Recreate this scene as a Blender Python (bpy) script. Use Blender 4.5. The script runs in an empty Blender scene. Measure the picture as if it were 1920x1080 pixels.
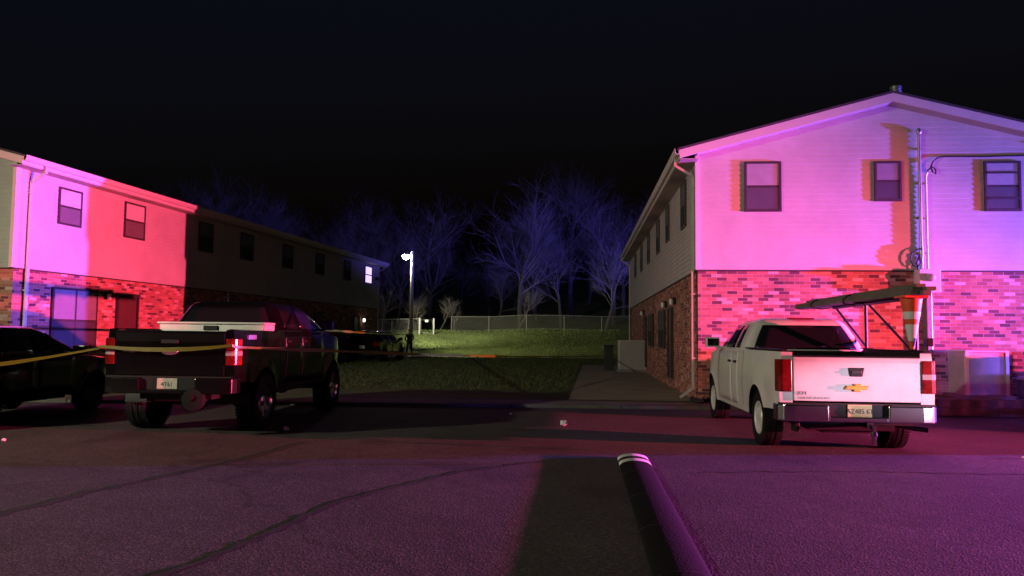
import bpy, bmesh, math, random
from math import sin, cos, pi, radians, sqrt
from mathutils import Vector, Matrix

C = bpy.context.scene
COL = C.collection
rnd = random.Random(7)

# ------------------------------------------------------------------ camera, sky, lights, exposure
CAM_H = 1.53
cd = bpy.data.cameras.new("camera"); cam = bpy.data.objects.new("camera", cd); COL.objects.link(cam)
cd.sensor_width = 36.0; cd.lens = 36.0 * 1412.0 / 1920.0
cd.clip_start = 0.05; cd.clip_end = 2000
PITCH, ROLL = 0.0644, 0.0112
fw = Vector((0, cos(PITCH), sin(PITCH))); up0 = Vector((0, -sin(PITCH), cos(PITCH))); rt0 = Vector((1, 0, 0))
rt = rt0 * cos(ROLL) + up0 * sin(ROLL); up = up0 * cos(ROLL) - rt0 * sin(ROLL)
cam.matrix_world = Matrix(((rt.x, up.x, -fw.x, 0), (rt.y, up.y, -fw.y, 0), (rt.z, up.z, -fw.z, CAM_H), (0, 0, 0, 1)))
C.camera = cam

w = bpy.data.worlds.new("World"); C.world = w; w.use_nodes = True
nt = w.node_tree; bg = nt.nodes["Background"]
sky = nt.nodes.new("ShaderNodeTexSky"); sky.sky_type = 'NISHITA'; sky.sun_disc = False
sky.sun_elevation = radians(-3.6); sky.sun_rotation = radians(200)
tint = nt.nodes.new("ShaderNodeMix"); tint.data_type = 'RGBA'; tint.blend_type = 'MULTIPLY'; tint.inputs[0].default_value = 1
tint.inputs[7].default_value = (0.70, 0.86, 1.3, 1)
nt.links.new(sky.outputs[0], tint.inputs[6]); nt.links.new(tint.outputs[2], bg.inputs[0]); bg.inputs[1].default_value = 0.15

def lamp(name, kind, loc, target, color, power, size=0.1, angle=120, blend=1.0, squash=1.0):
    ld = bpy.data.lights.new(name, kind); ld.color = color; ld.energy = power
    ld.shadow_soft_size = size
    o = bpy.data.objects.new(name, ld); COL.objects.link(o)
    if kind == 'SPOT':
        ld.spot_size = radians(angle); ld.spot_blend = blend
    q = (Vector(target) - Vector(loc)).to_track_quat('-Z', 'Y')
    o.matrix_world = Matrix.LocRotScale(Vector(loc), q, Vector((1, squash, 1)))
    return o

RED = (1.0, 0.075, 0.19); BLUE = (0.18, 0.10, 1.0)
# emergency vehicles stand to the right, outside the frame, their lights one and a half metres up
lamp("red_beacon", 'SPOT', (27.1, 5.0, 1.66), (0, 8.0, 1.0), RED, 190000, 0.08, 72, 1.0, 0.64)
lamp("blue_beacon", 'SPOT', (27.9, 11.9, 1.6), (0, 17.4, 1.6), BLUE, 150000, 0.18, 110, 1.0, 0.30)
# one more beyond the right-hand building throws blue into the wood
lamp("blue_search_light", 'SPOT', (24.0, 45.0, 2.4), (-13.0, 80, 15.5), (0.12, 0.10, 1.0), 62000, 0.10, 112, 0.8, 0.17)
# added fill spot without a vehicle, low and narrow, to whiten the pickup's tail
lamp("tail_fill_spot", 'SPOT', (14.0, -2.5, 1.1), (5.3, 9.8, 0.93), (0.90, 0.72, 1.0), 11500, 0.08, 12.5, 0.8, 0.32)

C.view_settings.view_transform = 'Standard'; C.view_settings.look = 'None'
C.view_settings.exposure = 0.0; C.view_settings.gamma = 1.0
C.cycles.max_bounces = 6; C.cycles.transparent_max_bounces = 16
C.cycles.sample_clamp_indirect = 4.0

# ------------------------------------------------------------------ materials
def mat(name, col, rough=0.6, metal=0.0, var=0.0, vscale=3.0, bump=0.0, bscale=40.0, coat=0.0, alpha=1.0,
        emit=None, estr=0.0, spec=0.5, trans=0.0):
    m = bpy.data.materials.new(name); m.use_nodes = True
    N = m.node_tree.nodes; L = m.node_tree.links; b = N["Principled BSDF"]
    c4 = (*col, 1.0)
    b.inputs["Base Color"].default_value = c4
    b.inputs["Roughness"].default_value = rough; b.inputs["Metallic"].default_value = metal
    b.inputs["Coat Weight"].default_value = coat; b.inputs["Alpha"].default_value = alpha
    b.inputs["Specular IOR Level"].default_value = spec
    b.inputs["Coat Roughness"].default_value = 0.06
    if trans: b.inputs["Transmission Weight"].default_value = trans
    if emit: b.inputs["Emission Color"].default_value = (*emit, 1); b.inputs["Emission Strength"].default_value = estr
    if var or bump:
        tc = N.new("ShaderNodeTexCoord")
    if var:
        n1 = N.new("ShaderNodeTexNoise"); n1.inputs["Scale"].default_value = vscale; n1.inputs["Detail"].default_value = 8
        n1.inputs["Roughness"].default_value = 0.65
        L.new(tc.outputs["Object"], n1.inputs["Vector"])
        r = N.new("ShaderNodeValToRGB")
        r.color_ramp.elements[0].position = 0.3; r.color_ramp.elements[1].position = 0.7
        r.color_ramp.elements[0].color = (*[x * (1 - var) for x in col], 1)
        r.color_ramp.elements[1].color = (*[min(1, x * (1 + var)) for x in col], 1)
        L.new(n1.outputs["Fac"], r.inputs[0]); L.new(r.outputs[0], b.inputs["Base Color"])
        mr = N.new("ShaderNodeMapRange"); mr.inputs[3].default_value = rough * 0.85; mr.inputs[4].default_value = min(1, rough * 1.15)
        L.new(n1.outputs["Fac"], mr.inputs[0]); L.new(mr.outputs[0], b.inputs["Roughness"])
    if bump:
        n2 = N.new("ShaderNodeTexNoise"); n2.inputs["Scale"].default_value = bscale; n2.inputs["Detail"].default_value = 6
        L.new(tc.outputs["Object"], n2.inputs["Vector"])
        bp = N.new("ShaderNodeBump"); bp.inputs["Strength"].default_value = bump; bp.inputs["Distance"].default_value = 0.01
        L.new(n2.outputs["Fac"], bp.inputs["Height"]); L.new(bp.outputs[0], b.inputs["Normal"])
    return m

def brick_mat():
    m = bpy.data.materials.new("brick"); m.use_nodes = True
    N = m.node_tree.nodes; L = m.node_tree.links; b = N["Principled BSDF"]
    uv = N.new("ShaderNodeUVMap"); uv.uv_map = "UVMap"
    nz = N.new("ShaderNodeTexNoise"); nz.inputs["Scale"].default_value = 2.0; nz.inputs["Detail"].default_value = 3
    ad = N.new("ShaderNodeVectorMath"); ad.operation = 'MULTIPLY_ADD'
    ad.inputs[1].default_value = (0.012, 0.012, 0); L.new(nz.outputs["Color"], ad.inputs[0]); L.new(uv.outputs[0], ad.inputs[2])
    L.new(uv.outputs[0], nz.inputs["Vector"])
    t = N.new("ShaderNodeTexBrick"); t.offset = 0.5; t.inputs["Scale"].default_value = 1.0
    t.inputs["Brick Width"].default_value = 0.235; t.inputs["Row Height"].default_value = 0.078
    t.inputs["Mortar Size"].default_value = 0.006; t.inputs["Mortar Smooth"].default_value = 0.2
    t.inputs["Color1"].default_value = (0, 0, 0, 1); t.inputs["Color2"].default_value = (1, 1, 1, 1)
    t.inputs["Mortar"].default_value = (0.5, 0.5, 0.5, 1); t.inputs["Bias"].default_value = 0.0
    L.new(ad.outputs[0], t.inputs["Vector"])
    r = N.new("ShaderNodeValToRGB"); e = r.color_ramp.elements
    e[0].position = 0.0; e[0].color = (0.11, 0.04, 0.04, 1)
    e[1].position = 1.0; e[1].color = (0.70, 0.48, 0.40, 1)
    for p, c in ((0.16, (0.18, 0.06, 0.055)), (0.24, (0.38, 0.13, 0.085)), (0.55, (0.47, 0.17, 0.11)), (0.80, (0.55, 0.23, 0.15)), (0.90, (0.62, 0.34, 0.26))):
        x = e.new(p); x.color = (*c, 1)
    L.new(t.outputs["Color"], r.inputs[0])
    mx = N.new("ShaderNodeMix"); mx.data_type = 'RGBA'
    L.new(t.outputs["Fac"], mx.inputs[0]); L.new(r.outputs[0], mx.inputs[6]); mx.inputs[7].default_value = (0.46, 0.34, 0.31, 1)
    n2 = N.new("ShaderNodeTexNoise"); n2.inputs["Scale"].default_value = 1.3; n2.inputs["Detail"].default_value = 9
    L.new(uv.outputs[0], n2.inputs["Vector"])
    r2 = N.new("ShaderNodeMapRange"); r2.inputs[3].default_value = 0.5; r2.inputs[4].default_value = 1.4
    L.new(n2.outputs["Fac"], r2.inputs[0])
    ml = N.new("ShaderNodeMix"); ml.data_type = 'RGBA'; ml.blend_type = 'MULTIPLY'; ml.inputs[0].default_value = 1
    L.new(mx.outputs[2], ml.inputs[6]); L.new(r2.outputs[0], ml.inputs[7])
    L.new(ml.outputs[2], b.inputs["Base Color"]); b.inputs["Roughness"].default_value = 0.9
    bp = N.new("ShaderNodeBump"); bp.inputs["Strength"].default_value = 0.8; bp.inputs["Distance"].default_value = 0.008; bp.invert = True
    L.new(t.outputs["Fac"], bp.inputs["Height"]); L.new(bp.outputs[0], b.inputs["Normal"])
    return m

def asphalt_mat():
    m = bpy.data.materials.new("asphalt"); m.use_nodes = True
    N = m.node_tree.nodes; L = m.node_tree.links; b = N["Principled BSDF"]
    tc = N.new("ShaderNodeTexCoord")
    def noise(s, d=6, r=0.6):
        n = N.new("ShaderNodeTexNoise"); n.inputs["Scale"].default_value = s; n.inputs["Detail"].default_value = d
        n.inputs["Roughness"].default_value = r; L.new(tc.outputs["Object"], n.inputs["Vector"]); return n
    big = noise(0.5, 9, .7); fine = noise(55, 3, 0.7)
    r = N.new("ShaderNodeValToRGB"); e = r.color_ramp.elements
    e[0].position = 0.3; e[0].color = (0.029, 0.027, 0.026, 1); e[1].position = 0.75; e[1].color = (0.068, 0.064, 0.060, 1)
    L.new(big.outputs["Fac"], r.inputs[0])
    # worn, paler stones in the surface
    st = N.new("ShaderNodeTexVoronoi"); st.inputs["Scale"].default_value = 60; L.new(tc.outputs["Object"], st.inputs["Vector"])
    sr = N.new("ShaderNodeSeparateColor"); L.new(st.outputs["Color"], sr.inputs[0])
    pw = N.new("ShaderNodeValToRGB"); pw.color_ramp.elements[0].position = 0.55; pw.color_ramp.elements[1].position = 1.0
    pw.color_ramp.elements[0].color = (0.8, 0.8, 0.8, 1); pw.color_ramp.elements[1].color = (2.0, 1.95, 1.9, 1)
    L.new(sr.outputs[0], pw.inputs[0])
    ml = N.new("ShaderNodeMix"); ml.data_type = 'RGBA'; ml.blend_type = 'MULTIPLY'; ml.inputs[0].default_value = 1
    L.new(r.outputs[0], ml.inputs[6]); L.new(pw.outputs[0], ml.inputs[7])
    # wandering cracks
    wn = noise(0.9, 6); va = N.new("ShaderNodeVectorMath"); va.operation = 'MULTIPLY_ADD'; va.inputs[1].default_value = (1.6, 1.6, 0)
    L.new(wn.outputs["Color"], va.inputs[0]); L.new(tc.outputs["Object"], va.inputs[2])
    cr = N.new("ShaderNodeTexVoronoi"); cr.feature = 'DISTANCE_TO_EDGE'; cr.inputs["Scale"].default_value = 0.16
    L.new(va.outputs[0], cr.inputs["Vector"])
    c2 = N.new("ShaderNodeMapRange"); c2.inputs[1].default_value = 0.002; c2.inputs[2].default_value = 0.007; c2.inputs[3].default_value = 0.62; c2.inputs[4].default_value = 1.0
    L.new(cr.outputs["Distance"], c2.inputs[0])
    m2 = N.new("ShaderNodeMix"); m2.data_type = 'RGBA'; m2.blend_type = 'MULTIPLY'; m2.inputs[0].default_value = 1
    L.new(ml.outputs[2], m2.inputs[6]); L.new(c2.outputs[0], m2.inputs[7])
    oil = noise(0.75, 3, .5); o2 = N.new("ShaderNodeMapRange"); o2.inputs[1].default_value = 0.58; o2.inputs[2].default_value = 0.68; o2.inputs[3].default_value = 1.0; o2.inputs[4].default_value = 0.6
    L.new(oil.outputs["Fac"], o2.inputs[0])
    m3 = N.new("ShaderNodeMix"); m3.data_type = 'RGBA'; m3.blend_type = 'MULTIPLY'; m3.inputs[0].default_value = 1
    L.new(m2.outputs[2], m3.inputs[6]); L.new(o2.outputs[0], m3.inputs[7])
    L.new(m3.outputs[2], b.inputs["Base Color"]); b.inputs["Roughness"].default_value = 0.8
    b.inputs["Specular IOR Level"].default_value = 0.35
    sm = N.new("ShaderNodeMath"); sm.operation = 'MULTIPLY_ADD'; sm.inputs[1].default_value = 0.5
    L.new(fine.outputs["Fac"], sm.inputs[0]); L.new(st.outputs["Distance"], sm.inputs[2])
    s2 = N.new("ShaderNodeMath"); s2.operation = 'MULTIPLY_ADD'; s2.inputs[1].default_value = 2.0
    mid = noise(3.0, 4); L.new(mid.outputs["Fac"], s2.inputs[0]); L.new(sm.outputs[0], s2.inputs[2])
    bp = N.new("ShaderNodeBump"); bp.inputs["Strength"].default_value = 0.5; bp.inputs["Distance"].default_value = 0.007
    L.new(s2.outputs[0], bp.inputs["Height"]); L.new(bp.outputs[0], b.inputs["Normal"])
    return m

def mesh_mat():
    m = bpy.data.materials.new("chain_link"); m.use_nodes = True
    N = m.node_tree.nodes; L = m.node_tree.links; b = N["Principled BSDF"]
    b.inputs["Base Color"].default_value = (0.16, 0.16, 0.155, 1); b.inputs["Metallic"].default_value = 0.2; b.inputs["Roughness"].default_value = 0.5
    uv = N.new("ShaderNodeUVMap"); uv.uv_map = "UVMap"
    s = N.new("ShaderNodeSeparateXYZ"); L.new(uv.outputs[0], s.inputs[0])
    outs = []
    for op in ('ADD', 'SUBTRACT'):
        a = N.new("ShaderNodeMath"); a.operation = op; L.new(s.outputs[0], a.inputs[0]); L.new(s.outputs[1], a.inputs[1])
        p = N.new("ShaderNodeMath"); p.operation = 'PINGPONG'; p.inputs[1].default_value = 0.04; L.new(a.outputs[0], p.inputs[0])
        g = N.new("ShaderNodeMath"); g.operation = 'LESS_THAN'; g.inputs[1].default_value = 0.0035; L.new(p.outputs[0], g.inputs[0])
        outs.append(g)
    mx = N.new("ShaderNodeMath"); mx.operation = 'MAXIMUM'; L.new(outs[0].outputs[0], mx.inputs[0]); L.new(outs[1].outputs[0], mx.inputs[1])
    L.new(mx.outputs[0], b.inputs["Alpha"])
    return m

def tape_mat():
    m = bpy.data.materials.new("tape"); m.use_nodes = True
    N = m.node_tree.nodes; L = m.node_tree.links; b = N["Principled BSDF"]
    b.inputs["Roughness"].default_value = 0.35
    uv = N.new("ShaderNodeUVMap"); uv.uv_map = "UVMap"
    br = N.new("ShaderNodeTexBrick"); br.offset = 0.0; br.inputs["Scale"].default_value = 1
    L.new(uv.outputs[0], br.inputs["Vector"]); br.inputs["Brick Width"].default_value = 0.07; br.inputs["Row Height"].default_value = 1.0
    n = N.new("ShaderNodeTexNoise"); n.inputs["Scale"].default_value = 6; L.new(uv.outputs[0], n.inputs["Vector"])
    r = N.new("ShaderNodeValToRGB"); r.color_ramp.elements[0].color = (0.11, 0.16, 0.010, 1); r.color_ramp.elements[1].color = (0.18, 0.24, 0.016, 1)
    L.new(n.outputs["Fac"], r.inputs[0]); L.new(r.outputs[0], b.inputs["Base Color"])
    tl = N.new("ShaderNodeBsdfTranslucent"); L.new(r.outputs[0], tl.inputs[0]); mxs = N.new("ShaderNodeMixShader"); mxs.inputs[0].default_value = 0.35
    L.new(b.outputs[0], mxs.inputs[1]); L.new(tl.outputs[0], mxs.inputs[2]); L.new(mxs.outputs[0], N["Material Output"].inputs[0])
    return m

M = {}
M['siding'] = mat('siding', (0.56, 0.52, 0.47), 0.55, var=0.11, vscale=1.1, bump=0.05, bscale=60)
M['trim'] = mat('trim', (0.68, 0.62, 0.58), 0.5, var=0.05, vscale=1.0)
M['soffit'] = mat('soffit', (0.50, 0.44, 0.40), 0.6, var=0.05)
M['brick'] = brick_mat()
M['shingle'] = mat('shingle', (0.055, 0.05, 0.05), 0.9, var=0.35, vscale=6, bump=0.5, bscale=25)
M['bronze'] = mat('bronze', (0.050, 0.034, 0.032), 0.5, var=0.1)
M['blind'] = mat('blind', (0.62, 0.58, 0.52), 0.6, var=0.12, vscale=2.2)
M['dim_blind'] = mat('dim_blind', (0.16, 0.14, 0.15), 0.5, var=0.2)
M['grey_blind'] = mat('grey_blind', (0.30, 0.30, 0.28), 0.5, var=0.2, vscale=2.5)
M['dark_blind'] = mat('dark_blind', (0.05, 0.05, 0.055), 0.6, var=0.2)
M['glass'] = mat('window_glass', (0.9, 0.92, 0.95), 0.03, alpha=0.14, spec=0.8)
M['screen'] = mat('insect_screen', (0.03, 0.03, 0.035), 0.8, alpha=0.55)
M['door'] = mat('door_paint', (0.10, 0.045, 0.035), 0.5, var=0.1)
M['white_door'] = mat('white_door_paint', (0.6, 0.58, 0.52), 0.5, var=0.08)
M['galv'] = mat('galvanised', (0.45, 0.45, 0.46), 0.38, 0.8, var=0.15, vscale=8)
M['grey_paint'] = mat('grey_paint', (0.36, 0.36, 0.35), 0.45, var=0.12, vscale=4)
M['pale_paint'] = mat('pale_paint', (0.62, 0.58, 0.55), 0.5, var=0.08, vscale=3)
M['dark_metal'] = mat('dark_metal', (0.03, 0.03, 0.032), 0.5, 0.3, var=0.2)
M['chrome'] = mat('chrome', (0.62, 0.62, 0.64), 0.16, 1.0)
M['rubber'] = mat('rubber', (0.007, 0.009, 0.010), 0.8, spec=0.22, var=0.3, vscale=9, bump=0.25, bscale=60)
M['bump_rubber'] = mat('bump_rubber', (0.0045, 0.0045, 0.005), 0.85, spec=0.15, var=0.5, vscale=14, bump=0.6, bscale=45)
M['plastic'] = mat('black_plastic', (0.012, 0.012, 0.013), 0.55, spec=0.3, var=0.2, vscale=12)
M['white_car'] = mat('white_car_paint', (0.72, 0.70, 0.68), 0.32, var=0.09, vscale=2.5, coat=0.5)
M['black_car'] = mat('black_car_paint', (0.0035, 0.0035, 0.004), 0.16, spec=0.35, var=0.3, vscale=3.0, coat=0.4)
M['grey_car'] = mat('dark_grey_car_paint', (0.004, 0.004, 0.0045), 0.16, spec=0.3, var=0.2, coat=0.5)
M['car_glass'] = mat('car_glass', (0.010, 0.010, 0.013), 0.06, spec=0.6)
M['red_lens'] = mat('red_lens', (0.19, 0.008, 0.009), 0.12, coat=1.0, var=0.5, vscale=9)
M['clear_lens'] = mat('clear_lens', (0.42, 0.36, 0.36), 0.1, coat=1.0)
M['gold'] = mat('gold_badge', (0.80, 0.50, 0.10), 0.3, 0.7)
M['silver_badge'] = mat('silver_badge', (0.75, 0.76, 0.8), 0.25, 0.8)
M['plate_y'] = mat('plate_yellow', (0.62, 0.52, 0.24), 0.45, var=0.1, vscale=15)
M['plate_w'] = mat('plate_white', (0.60, 0.58, 0.50), 0.45, var=0.15, vscale=15)
M['ink'] = mat('ink', (0.03, 0.035, 0.03), 0.5)
M['red_ink'] = mat('red_ink', (0.25, 0.03, 0.04), 0.5)
M['navy_ink'] = mat('navy_ink', (0.03, 0.035, 0.14), 0.5)
M['aluminium'] = mat('aluminium', (0.78, 0.77, 0.75), 0.42, 0.35, var=0.08, vscale=5)
M['wood'] = mat('weathered_board', (0.13, 0.115, 0.09), 0.8, var=0.3, vscale=5, bump=0.2, bscale=30)
M['timber'] = mat('timber', (0.12, 0.085, 0.06), 0.85, var=0.3, vscale=5, bump=0.3)
M['cone_o'] = mat('cone_orange', (0.75, 0.11, 0.03), 0.45, var=0.08)
M['cone_w'] = mat('cone_white', (0.80, 0.78, 0.76), 0.4)
M['tape'] = tape_mat()
M['asphalt'] = asphalt_mat()
M['soil'] = mat('soil', (0.07, 0.055, 0.04), 0.95, var=0.3, vscale=3, bump=0.5, bscale=20)
M['grass'] = mat('turf', (0.062, 0.086, 0.020), 0.9, var=0.5, vscale=0.5, bump=0.5, bscale=30)
M['blade'] = mat('grass_blade', (0.085, 0.118, 0.028), 0.8, var=0.35, vscale=0.8)
M['concrete'] = mat('concrete', (0.22, 0.205, 0.185), 0.85, var=0.22, vscale=1.6, bump=0.3, bscale=30)
M['old_kerb'] = mat('old_kerb', (0.11, 0.10, 0.09), 0.9, var=0.4, vscale=2.0, bump=0.4, bscale=25)
M['dirt'] = mat('packed_dirt', (0.15, 0.12, 0.09), 0.95, var=0.3, vscale=1.5, bump=0.5, bscale=25)
M['bark'] = mat('bark', (0.06, 0.052, 0.045), 0.9, var=0.25, vscale=4)
M['twig'] = mat('twig', (0.15, 0.13, 0.115), 0.9, var=0.55, vscale=0.25)
M['pole_wood'] = mat('pole_wood', (0.42, 0.38, 0.32), 0.8, var=0.25, vscale=6, bump=0.3)
M['stripe'] = mat('reflective_stripe', (0.80, 0.78, 0.76), 0.35)
M['uniform'] = mat('uniform', (0.012, 0.013, 0.02), 0.8, var=0.2, vscale=8)
M['skin'] = mat('skin', (0.42, 0.26, 0.19), 0.5)
M['hair'] = mat('hair', (0.02, 0.014, 0.01), 0.6)
M['paper'] = mat('paper', (0.80, 0.80, 0.84), 0.5)
M['lamp_lens'] = mat('lamp_lens', (1, 1, 1), 0.3, emit=(1.0, 0.93, 0.86), estr=220)
M['lit_blind'] = mat('lit_blind', (0.8, 0.8, 0.8), 0.5, emit=(0.62, 0.48, 1.0), estr=1.5)
M['porch_lens'] = mat('porch_lens', (0.75, 0.72, 0.68), 0.3, coat=0.5)
M['lit_lens'] = mat('lit_lens', (1, 1, 1), 0.3, emit=(1.0, 0.92, 0.75), estr=5)
M['chain'] = mesh_mat(); M['fence_steel'] = mat('fence_steel', (0.14, 0.14, 0.135), 0.6, 0.3, var=0.2)
M['purple'] = mat('grey_cap', (0.55, 0.54, 0.56), 0.4)

# ------------------------------------------------------------------ mesh builder
class MB:
    def __init__(s, X=None):
        s.v = []; s.f = []; s.X = X or Matrix.Identity(4)
    def add(s, pts, faces):
        o = len(s.v); s.v += [s.X @ Vector(p) for p in pts]; s.f += [tuple(i + o for i in f) for f in faces]; return s
    def quad(s, a, b, c, d): return s.add([a, b, c, d], [(0, 1, 2, 3)])
    def box(s, x0, x1, y0, y1, z0, z1):
        p = [(x, y, z) for z in (z0, z1) for y in (y0, y1) for x in (x0, x1)]
        return s.add(p, [(0, 2, 3, 1), (4, 5, 7, 6), (0, 1, 5, 4), (2, 6, 7, 3), (0, 4, 6, 2), (1, 3, 7, 5)])
    def prism(s, poly, axis, a, b):
        """poly: 2-D outline; axis 0/1/2 = direction of extrusion from a to b"""
        n = len(poly)
        def P(q, t):
            return {0: (t, q[0], q[1]), 1: (q[0], t, q[1]), 2: (q[0], q[1], t)}[axis]
        pts = [P(q, a) for q in poly] + [P(q, b) for q in poly]
        fs = [tuple(range(n))[::-1], tuple(range(n, 2 * n))] + [(i, (i + 1) % n, n + (i + 1) % n, n + i) for i in range(n)]
        return s.add(pts, fs)
    def tube(s, path, r, n=8, cap=True):
        path = [Vector(p) for p in path]; R = r if isinstance(r, (list, tuple)) else [r] * len(path)
        pts = []; fs = []; ref = None
        for i, p in enumerate(path):
            d = (path[min(i + 1, len(path) - 1)] - path[max(i - 1, 0)]).normalized()
            if ref is None: ref = Vector((0, 0, 1)) if abs(d.z) < 0.9 else Vector((1, 0, 0))
            a = d.cross(ref).normalized(); b2 = a.cross(d).normalized(); ref = b2
            for k in range(n):
                t = 2 * pi * k / n; pts.append(p + (a * cos(t) + b2 * sin(t)) * R[i])
        for i in range(len(path) - 1):
            for k in range(n):
                fs.append((i * n + k, i * n + (k + 1) % n, (i + 1) * n + (k + 1) % n, (i + 1) * n + k))
        if cap:
            fs.append(tuple(range(n))[::-1]); fs.append(tuple(range((len(path) - 1) * n, len(path) * n)))
        return s.add(pts, fs)
    def lathe(s, prof, n=24, axis=2, center=(0, 0, 0), cap=True):
        pts = []; fs = []; c = Vector(center)
        for (r, h) in prof:
            for k in range(n):
                t = 2 * pi * k / n
                q = {2: (r * cos(t), r * sin(t), h), 0: (h, r * cos(t), r * sin(t)), 1: (r * sin(t), h, r * cos(t))}[axis]
                pts.append(c + Vector(q))
        for i in range(len(prof) - 1):
            for k in range(n):
                fs.append((i * n + k, i * n + (k + 1) % n, (i + 1) * n + (k + 1) % n, (i + 1) * n + k))
        if cap:
            fs.append(tuple(range(n))[::-1]); fs.append(tuple(range((len(prof) - 1) * n, len(prof) * n)))
        return s.add(pts, fs)
    def grid(s, fn, nu, nv):
        pts = [fn(i / nu, j / nv) for j in range(nv + 1) for i in range(nu + 1)]
        fs = [(j * (nu + 1) + i, j * (nu + 1) + i + 1, (j + 1) * (nu + 1) + i + 1, (j + 1) * (nu + 1) + i) for j in range(nv) for i in range(nu)]
        return s.add(pts, fs)
    def build(s, name, m, parent=None, smooth=False, bevel=0.0, angle=38, solid=0.0, subs=0, seg=2, fix=True):
        me = bpy.data.meshes.new(name); me.from_pydata([tuple(v) for v in s.v], [], s.f)
        bm = bmesh.new(); bm.from_mesh(me)
        if fix: bmesh.ops.recalc_face_normals(bm, faces=bm.faces)
        uv = bm.loops.layers.uv.new("UVMap")
        for f in bm.faces:
            n = f.normal; ax = max(range(3), key=lambda i: abs(n[i])); f.smooth = smooth
            for l in f.loops:
                c = l.vert.co
                l[uv].uv = (c.y, c.z) if ax == 0 else ((c.x, c.z) if ax == 1 else (c.x, c.y))
        if smooth:
            for e in bm.edges:
                if len(e.link_faces) == 2 and e.calc_face_angle(0) > radians(angle): e.smooth = False
        bm.to_mesh(me); bm.free()
        if isinstance(m, (list, tuple)):
            for x in m: me.materials.append(x)
        else: me.materials.append(m)
        o = bpy.data.objects.new(name, me); COL.objects.link(o)
        if parent: o.parent = parent
        if solid:
            q = o.modifiers.new("solid", 'SOLIDIFY'); q.thickness = solid; q.offset = 0
        if bevel:
            q = o.modifiers.new("bevel", 'BEVEL'); q.width = bevel; q.segments = seg; q.limit_method = 'ANGLE'; q.angle_limit = radians(35)
            q.harden_normals = False
            if smooth is False:
                for p in me.polygons: p.use_smooth = False
        if subs:
            q = o.modifiers.new("sub", 'SUBSURF'); q.levels = subs; q.render_levels = subs
        return o

def tag(o, label=None, cat=None, group=None, kind=None):
    if label: o['label'] = label
    if cat: o['category'] = cat
    if group: o['group'] = group
    if kind: o['kind'] = kind
    return o
def thing(name, loc, yaw, label, cat, group=None):
    o = bpy.data.objects.new(name, None); COL.objects.link(o)
    o.location = loc; o.rotation_euler = (0, 0, -yaw); o.empty_display_size = 0.2
    return tag(o, label, cat, group)
def kids(o): return [c for c in bpy.data.objects if c.parent == o]
def copy_tree(o, parent=None):
    c = o.copy(); COL.objects.link(c); c.parent = parent
    for ch in kids(o): copy_tree(ch, c)
    return c
def text(name, body, size, m, parent, X, depth=0.004, align='CENTER', width=None):
    cu = bpy.data.curves.new(name, 'FONT'); cu.body = body; cu.size = size; cu.extrude = depth; cu.align_x = align; cu.align_y = 'CENTER'
    t = bpy.data.objects.new(name, cu)
    me = bpy.data.meshes.new_from_object(t); bpy.data.objects.remove(t)
    me.transform(X); me.materials.append(m)
    if not me.uv_layers: me.uv_layers.new(name="UVMap")
    o = bpy.data.objects.new(name, me); COL.objects.link(o)
    if parent: o.parent = parent
    return o
REAR = Matrix(((1, 0, 0, 0), (0, 0, -1, 0), (0, 1, 0, 0), (0, 0, 0, 1)))   # text standing up, read from -y

# ------------------------------------------------------------------ ground
def sstep(a, b, x):
    t = min(1, max(0, (x - a) / (b - a))); return t * t * (3 - 2 * t)
def zt(x, y):
    z = 0.07 + 0.10 * sstep(20, 48, y)
    z += sstep(50, 62, y) * (1.75 + 0.25 * sstep(-8, 4, x)) + 0.05 * sin(x * 0.7) * sstep(50, 56, y)
    z += 9.0 * sstep(66, 130, y)
    return z
g = MB(); g.grid(lambda a, b: (-400 + 800 * a, -200 + 900 * b, -0.35), 4, 4)
tag(g.build('ground', M['soil']), kind='structure')
g = MB(); g.grid(lambda a, b: (-60 + 120 * a, -30 + 46.4 * b, 0.0), 6, 4)
tag(g.build('parking_lot', M['asphalt']), kind='structure')
g = MB(); g.grid(lambda a, b: (-70 + 140 * a, 16.56 + 120 * b, zt(-70 + 140 * a, 16.56 + 120 * b) - 0.004), 90, 110)
tag(g.build('lawn', M['grass'], smooth=True), kind='structure')
# kerb at the head of the bays, with a dropped and broken length to the right
g = MB()
for i in range(-16, 20):
    x0 = i * 2.4; h = 0.075 + rnd.uniform(-0.008, 0.008)
    g.box(x0 + 0.006, x0 + 2.394, 16.4 + rnd.uniform(-.012, .012), 16.56, -0.2, h)
tag(g.build('kerb', M['old_kerb'], bevel=0.02), kind='structure')
# tar-filled seams in the asphalt
M['tar'] = mat('tar', (0.024, 0.023, 0.022), 0.7, var=0.4, vscale=5, bump=0.3)
for nodes in ([(-5.2, 3.6), (-4.3, 6.2), (-3.9, 7.6), (-3.2, 9.4), (-2.9, 10.9)], [(-2.6, 3.9), (-1.9, 5.6), (-1.55, 7.1), (-.6, 8.6), (.5, 9.5)], [(2.2, 8.75), (4.2, 8.95), (6.3, 8.8), (9.5, 9.15)]):
    q = MB(); rs = random.Random(len(nodes) * 7 + int(nodes[0][0])); L1 = []
    for i in range(len(nodes) - 1):
        for k in range(14):
            t = k / 14; p_ = Vector((*nodes[i], 0)).lerp(Vector((*nodes[i + 1], 0)), t); d_ = (Vector((*nodes[i + 1], 0)) - Vector((*nodes[i], 0))).normalized(); n_ = Vector((-d_.y, d_.x, 0))
            p_ += n_ * rs.gauss(0, .022); hw_ = max(.012, rs.gauss(.034, .012)); L1.append((p_ + n_ * hw_, p_ - n_ * hw_))
    q.add([Vector((a.x, a.y, .004)) for pr_ in L1 for a in pr_], [(2 * i, 2 * i + 1, 2 * i + 3, 2 * i + 2) for i in range(len(L1) - 1)])
    tag(q.build('tar_seam', M['tar']), kind='structure')
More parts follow.
